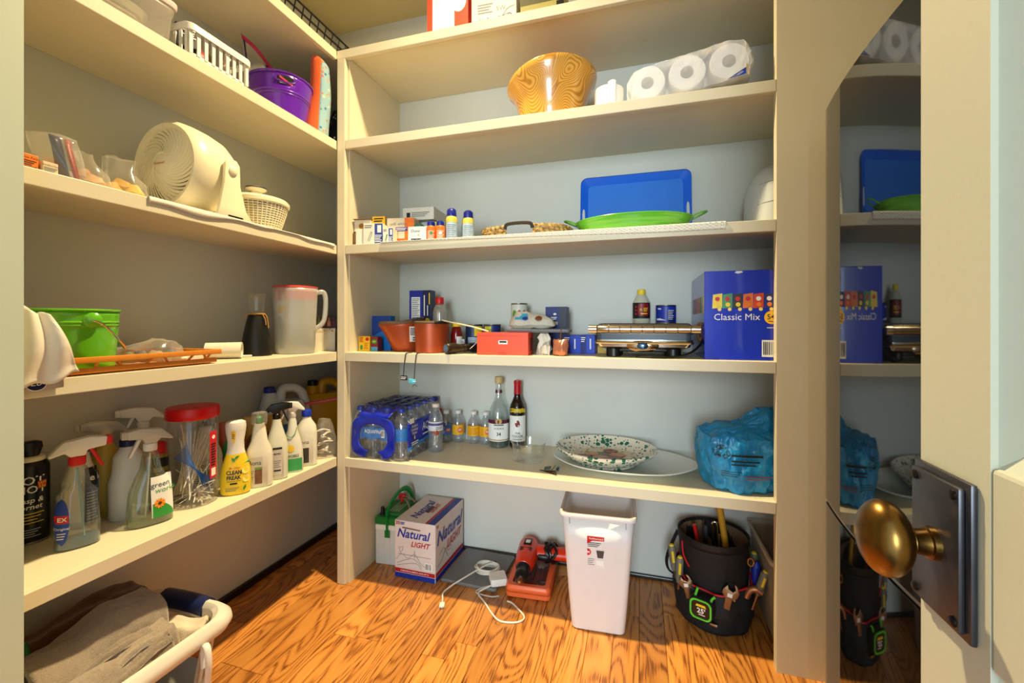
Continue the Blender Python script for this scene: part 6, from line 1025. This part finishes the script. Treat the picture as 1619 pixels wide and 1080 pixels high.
# tools, each a thing of its own
bx, by = 1.388, .238
def W_(x, y, z): return (bx+x, by+y, .001+z)
o = thing('hammer', 'hammer with yellow wooden handle standing in the tool bag', 'hammer', W_(.03, .01, .135), -10); part(o, 'handle', M().tube([(.024, 0, 0), (.010, .0, .14), (-.014, .0, .30)], [.012, .014, .0155], 12, flat=.8), mat((200, 146, 40), .4, noise=.15, scale=40)); part(o, 'head', M().box(-.012, .052, -.014, .014, -.010, .016), STEEL, bev=.004)
o = thing('pliers', 'pliers with a red grip standing in the tool bag', 'pliers', W_(-.052, .0, .185), -10); part(o, 'red_grip', M().tube([(.012, 0, 0), (.0, 0, .07), (-.010, 0, .125)], [.008, .010, .0115], 10, flat=.6), mat((214, 30, 24), .35)); part(o, 'jaw', M().box(.006, .022, -.005, .005, -.006, .02), STEEL, bev=.002)
o = thing('wrench', 'steel locking wrench standing upright in the tool bag', 'wrench', W_(-.002, .0, .195), -10); part(o, 'shank', M().tube(smoothpath([(.012, 0, 0), (.004, 0, .06), (.0, 0, .118), (.005, 0, .134), (.013, 0, .130), (.015, 0, .10), (.018, 0, .03)]), .0042, 8), CHROME)
o = thing('wrench', 'thin brass-toned wrench beside the steel one in the tool bag', 'wrench', W_(.018, .005, .21), -10); part(o, 'shank', M().tube([(0, 0, 0), (.004, 0, .075)], .005, 8), mat((150, 120, 70), .35, metal=.8)); 
o = thing('utility_knife', 'dark handled tool standing at the back of the tool bag', 'tool', W_(-.020, .035, .175), -10); part(o, 'handle', M().box(-.008, .008, -.006, .006, 0, .125), INK, bev=.003)
def driver(label, a, z0, r=.133, lean=0., hcol=None, L=.085, shaft=.05, tip=YELP):
    o = thing('screwdriver', label, 'screwdriver', W_(r*math.sin(a), -r*math.cos(a), z0), -8); ux, uz = math.sin(lean), math.cos(lean); P = lambda s_: (ux*s_, 0, uz*s_)
    part(o, 'shaft', M().tube([P(0), P(shaft)], .0042, 8), mat((150, 110, 84), .35, metal=.8)); part(o, 'grip', M().tube([P(shaft-.004), P(shaft+.008), P(shaft+.03), P(shaft+L-.008), P(shaft+L)], [.008, .0115, .013, .0135, .010], 12), hcol or mat((112, 112, 100), .5)); part(o, 'end_cap', M().tube([P(shaft+L-.001), P(shaft+L+.005)], [.0098, .007], 12), tip)
    part(o, 'yellow_inlay', M().tube([Vector(P(shaft+.03))+Vector((.002, -.0095, 0)), Vector(P(shaft+L-.015))+Vector((.002, -.0095, 0))], .0052, 8), tip)
driver('grey and yellow screwdriver in the left pocket, nearer the strap', -1.35, .122, .132, -.12, shaft=.03); driver('grey and yellow screwdriver in the left pocket, nearer the pliers', -1.1, .100, .137, .05, shaft=.03); driver('grey screwdriver with yellow inlay leaning in the right pocket', .92, .085, .138, .28, L=.078, shaft=.062); driver('grey screwdriver half hidden at the far right of the tool bag', 1.5, .11, .126, .05, shaft=.045)
driver('blue handled screwdriver in the right pocket', 1.2, .10, .134, .04, mat((24, 50, 170), .4), L=.088, shaft=.04, tip=mat((20, 44, 150), .4))
def adj(label, a, z0, lean, s=1., r=.136):
    o = thing('adjustable_wrench', label, 'wrench', W_(r*math.sin(a), -r*math.cos(a), z0), -8); m = mat((140, 118, 92), .35, metal=.75, noise=.1); pl = [(-.009, 0), (.009, 0), (.010, .035), (.022, .045), (.026, .062), (.018, .082), (.008, .086), (.014, .070), (.008, .060), (-.004, .066), (-.010, .078), (-.020, .062), (-.022, .048), (-.010, .036)]
    b = M().poly([(x*s, z*s) for x, z in pl], .008).xf(ry=lean); part(o, 'jaw_and_handle', b, m, bev=.0012); part(o, 'size_plate', M().box(-.006*s, .008*s, -.0008, 0, .042*s, .054*s).xf(ry=lean), LABELW, smooth=False); part(o, 'knurl', M().lathe([(.005, .036), (.005, .044)], 12, .016*s, .004).xf(ry=lean), STEEL)
adj('adjustable wrench in the front pocket of the tool bag', .16, .100, .18, 1.05); adj('adjustable wrench leaning in the left pocket of the tool bag', -.72, .096, -.25, .95)
o = thing('socket', 'copper-toned pipe fitting sticking out of the right pocket', 'fitting', W_(.108, -.088, .125), -8); part(o, 'elbow', M().tube(smoothpath([(-.018, 0, 0), (-.006, 0, .026), (.012, 0, .034), (.030, 0, .026)]), .011, 12), mat((170, 120, 84), .35, metal=.7))
o = thing('carabiner', 'brass hook clipped on the right edge of the tool bag', 'hook', W_(.110, -.060, .222), -8); part(o, 'ring', M().tube([(.009*math.cos(k*.52), -.003, .012+.013*math.sin(k*.52)) for k in range(12)], .0035, 7, True), mat((150, 110, 50), .3, metal=.9))
o = thing('tape_measure', 'black tape measure with lime green edge clipped to the tool bag', 'tape measure', W_(-.055, -.148, .066), -22); LG = mat((90, 210, 60), .4, noise=0)
def tm(f, y): return [(p[0], y, p[1]+.037) for p in rrect(.038*f, .036*f, .020*f, 0, 6)]
part(o, 'case', M().loft([tm(.94, -.016), tm(1, -.012), tm(1, .018), tm(.94, .022)]), INK); part(o, 'green_ring', M().loft([tm(.90, -.0165), tm(.90, -.019), tm(.76, -.019), tm(.76, -.0165)], False, False), LG); part(o, 'face', M().loft([tm(.75, -.0165), tm(.73, -.0178)]), mat((34, 22, 14), .4)); write(o, "25'", .022, LABELW, lambda x, z: -.0184, (.002, .034), bold=.03); flat(o, 'yellow_mark', [(-.016, .046), (.018, .046), (.014, .054), (-.012, .054)], YELP, y=-.0184); lines(o, 'face_print', -.006, .014, .018, .024, 1, LABELW, y=-.0184); part(o, 'green_clip', M().tube(smoothpath([(-.02, -.004, .070), (-.016, -.006, .085), (-.012, -.004, .10)]), .004, 6), LG); part(o, 'green_clip', M().tube(smoothpath([(.028, -.004, .064), (.034, -.006, .08), (.042, -.004, .088)]), .004, 6), LG); part(o, 'blade_hook', M().box(.028, .05, -.012, .006, -.004, .003), STEEL, bev=.001)
# translucent tote at the right end
t = thing('storage_tote', 'translucent plastic tote half hidden behind the right stile', 'storage bin', (1.622, .215, .001), 0)
part(t, 'tub', M().loft([rrect(.062, .135, .02, 0), rrect(.068, .143, .022, .02), rrect(.086, .163, .026, .285)], True, False), glass((206, 194, 172), .3, alpha=.85), solid=.002); part(t, 'rim', M().loft([rrect(.086, .163, .026, .284), rrect(.094, .171, .028, .286), rrect(.095, .172, .028, .300), rrect(.088, .165, .026, .302)], False, False), glass((226, 222, 206), .25, alpha=.9), solid=.002)
o = thing('book', 'black book standing in the translucent tote', 'book', (1.588, .19, .10), -14); part(o, 'pages', M().box(-.012, .05, -.075, .095, .002, .196), mat((206, 194, 166), .8), smooth=False); part(o, 'cover', M().box(-.006, .055, -.08, .10, .1965, .202).box(-.014, -.0125, -.08, .10, 0, .202), BLACK, bev=.001, smooth=False); lines(o, 'title_print', -.03, .06, -.02, .02, 3, LABELW, lambda x, z: (.025+z, x, .2026), h=.5)
# ================================================================ laundry basket on the floor under the left shelves
t = thing('laundry_basket', 'white plastic laundry basket with blue grip under the left shelves', 'laundry basket', (-.135, -.720, .001), 0); LB_ = mat((222, 216, 204), .38, noise=.02)
def lb(fx, fy, z): return rrect(fx, fy, .07, z, 8)
part(t, 'lower_wall', M().loft([lb(.125, .165, 0), lb(.130, .170, .006), lb(.138, .178, .09)], True, False), LB_, solid=.003)
for k in range(52):
    p0 = lb(.138, .178, .088); p1 = lb(.151, .191, .205); n = len(p0); 
    i = int(k/52*n); a = Vector(p0[i]); c = Vector(p1[i]); part(t, 'wall_slat', M().tube([a, c], .006, 6, flat=.5), LB_)
b = M().loft([lb(.149, .189, .196), lb(.162, .202, .195), lb(.174, .214, .203), lb(.180, .220, .217), lb(.178, .218, .231), lb(.168, .208, .243), lb(.156, .196, .244), lb(.147, .187, .233), lb(.147, .187, .198)], False, False); part(t, 'rim', b, LB_)
part(t, 'blue_grip', M().tube(smoothpath([(-.105, .203, .222), (-.05, .205, .223), (.02, .205, .223), (.062, .203, .222)]), .0255, 12), mat((24, 38, 84), .4)); part(t, 'front_slot', M().box(.166, .174, -.12, -.09, .12, .18), WHITE, bev=.004)
# towels
def towel(name, label, loc, rz, L_, wd, h, m, folds=3, seed=1, rx=0):
    b = M().grid(lambda u, v: ((u-.5)*L_, wd*(.5-.5*math.cos(math.pi*min(1, v*1.0)))-wd/2, h*math.sin(math.pi*v)**.7+.008*math.sin(u*7+seed)+.006*math.sin(v*folds*6.28+u*3)), 36, 30).jit(.006, seed, 16).jit(.003, seed+2, 40).xf(rx=rx)
    return solo(name, label, 'towel', b, m, loc, rz, group='towels in the laundry basket', solid=.014)
TG = mat((150, 134, 116), .95, noise=.14, scale=160, bump=1., bscale=420, sheen=.5); TB = mat((92, 54, 26), .95, noise=.25, scale=160, bump=1., bscale=380, sheen=.4)
towel('towel', 'big grey folded towel on top of the laundry basket', (-.140, -.760, .205), 98, .28, .14, .125, TG, seed=3)
towel('towel', 'grey towel draped along the front of the laundry basket', (-.062, -.765, .190), 96, .27, .09, .075, mat((158, 142, 124), .95, noise=.14, scale=160, bump=1., bscale=420, sheen=.5), seed=6)
towel('towel', 'brown towel at the back of the laundry basket by the wall', (-.245, -.755, .205), 92, .33, .13, .11, TB, seed=9)
towel('towel', 'pale striped cloth at the grip end of the laundry basket', (-.085, -.592, .175), 30, .13, .09, .05, mat((214, 200, 178), .9, noise=.1, bump=.6, bscale=300), seed=12)
for i_ in range(3): towel('towel', ('thin folded grey towel edge along the outer basket rim', 'narrow grey towel fold between the large towel and the rim', 'low grey towel fold tucked beside the large towel')[i_], (-.020-.022*i_, -.775, .196+.006*i_), 96, .25-.02*i_, .035, .045+.012*i_, (TG, mat((166, 150, 130), .95, noise=.14, scale=160, bump=1., bscale=420, sheen=.5), TG)[i_], seed=14+i_)
solo('plastic_bag', 'shiny green plastic bag at the doorway end of the laundry basket', 'plastic bag', crinkle([(0, .03, .03), (.03, .042, .04), (.06, .03, .03), (.075, .012, .012)], amp=.014, seed=21, sc=36), mat((10, 130, 40), .25, bump=.5), (-.215, -.872, .252), 20)
t = thing('looped_handle', 'white looped plastic handle with green stripes beside the laundry basket', 'handle', (.054, -.622, .001), -20); part(t, 'loop', M().tube(smoothpath([(-.012, 0, .15), (-.016, 0, .19), (-.004, 0, .212), (.012, 0, .205), (.018, 0, .17), (.010, 0, .12), (.0, 0, .05), (-.004, 0, .0)]), .008, 10, flat=.6), WHITE)
for k in range(5): part(t, 'green_stripe', M().tube([(.0085-.0016*k, 0, .108-.012*k), (.0078-.0016*k, 0, .102-.012*k)], .0092, 10, flat=.68), mat((50, 150, 100), .45))
# ================================================================ tall glossy appliance against the right wall
t = thing('refrigerator', 'tall glossy dark two-door refrigerator with bowed mirror-like doors right of the stile', 'refrigerator', (0, 0, 0)); BG = mat((9, 10, 13), .04, noise=0, spec=.75, ior=1.6)
def bowx(y): q = -(y+.12); return 1.6032-.1912*q+.2247*q*q
def fr_door(z0, z1, g=0.):
    ya, yb = -.1595, -.9300; n = 40; ys = [ya+(yb-ya)*k/n for k in range(n+1)]
    def fx(y): e = min(ya-y, y-yb); return bowx(y)+.012*(1-min(1, e/.008))**2+g
    return M().loft([[(fx(y), y, z) for y in ys]+[(1.655, yb, z), (1.655, ya, z)] for z in (z0, z1)])
part(t, 'upper_door', fr_door(.604, 1.598), BG, bev=0); part(t, 'lower_door', fr_door(.06, .592), BG); part(t, 'seam_trim', fr_door(.5945, .6015, .003), CHROME); part(t, 'cabinet', M().box(1.657, 2.30, -.928, -.162, .04, 1.59), mat((30, 30, 32), .4), bev=.006); part(t, 'plinth', M().box(1.64, 2.28, -.91, -.18, .001, .039), INK)
# ================================================================ open panel door with knob
t = struct('door_1', M().box(1.347, 1.383, -1.128, -1.055, 0, 2.03).box(1.347, 1.383, -1.815, -1.742, 0, 2.03).box(1.347, 1.383, -1.742, -1.128, 0, .20).box(1.347, 1.383, -1.742, -1.128, .832, .960).box(1.347, 1.383, -1.742, -1.128, 1.90, 2.03), mat((196, 196, 178), .4, noise=.02, scale=6, bump=.1, bscale=150), bev=.003)
for z0, z1 in ((.20, .832), (.960, 1.90)):
    def pr_(g, x): return [(x, -1.128-g, z0+g), (x, -1.742+g, z0+g), (x, -1.742+g, z1-g), (x, -1.128-g, z1-g)]
    part(t, 'panel', M().loft([pr_(-.001, 1.3505), pr_(.010, 1.3565), pr_(.014, 1.3585), pr_(.016, 1.3585)], False, True), mat((198, 204, 188), .4, noise=.02), smooth=False)
for z in (.25, 1.0, 1.8): part(t, 'hinge', M().lathe([(.007, z), (.007, z+.09)], 12, 1.343, -1.822), mat((80, 66, 44), .4, metal=.8))
k = thing('door_knob', 'oval antique brass door knob on a dark rectangular backplate', 'door knob', (1.3465, -1.0885, .892), 0); PT = mat((78, 78, 84), .38, metal=.8, noise=.25, scale=40, bump=.15, bscale=60); BRS = mat((128, 96, 48), .3, metal=1, noise=.3, scale=22)
pl = part(k, 'backplate', M().box(-.004, 0, -.0305, .0305, -.053, .053).box(-.008, -.0042, -.026, .026, -.0485, .0485), PT, bev=.0012)
for y in (-.021, .021):
    for z in (-.043, .043): part(pl, 'screw', M().lathe([(.0034, 0), (.0034, .0012), (.0026, .0018)], 14).xf((-.008, y, z), ry=-math.pi/2), mat((34, 30, 28), .4, metal=.7))
part(k, 'shank', M().lathe([(.0115, 0), (.0115, .004), (.0095, .0045), (.0085, .012), (.0095, .0135), (.0085, .016), (.0082, .027)], 26).xf((-.008, 0, 0), ry=-math.pi/2), BRS)
part(k, 'knob', M().loft([[(x, .0235*q*math.cos(2*math.pi*j/36), .0275*q*math.sin(2*math.pi*j/36)) for j in range(36)] for x, q in [(-.0375+.0165*math.cos(math.pi*i/14), max(.02, math.sin(math.pi*i/14))) for i in range(15)]]), BRS)
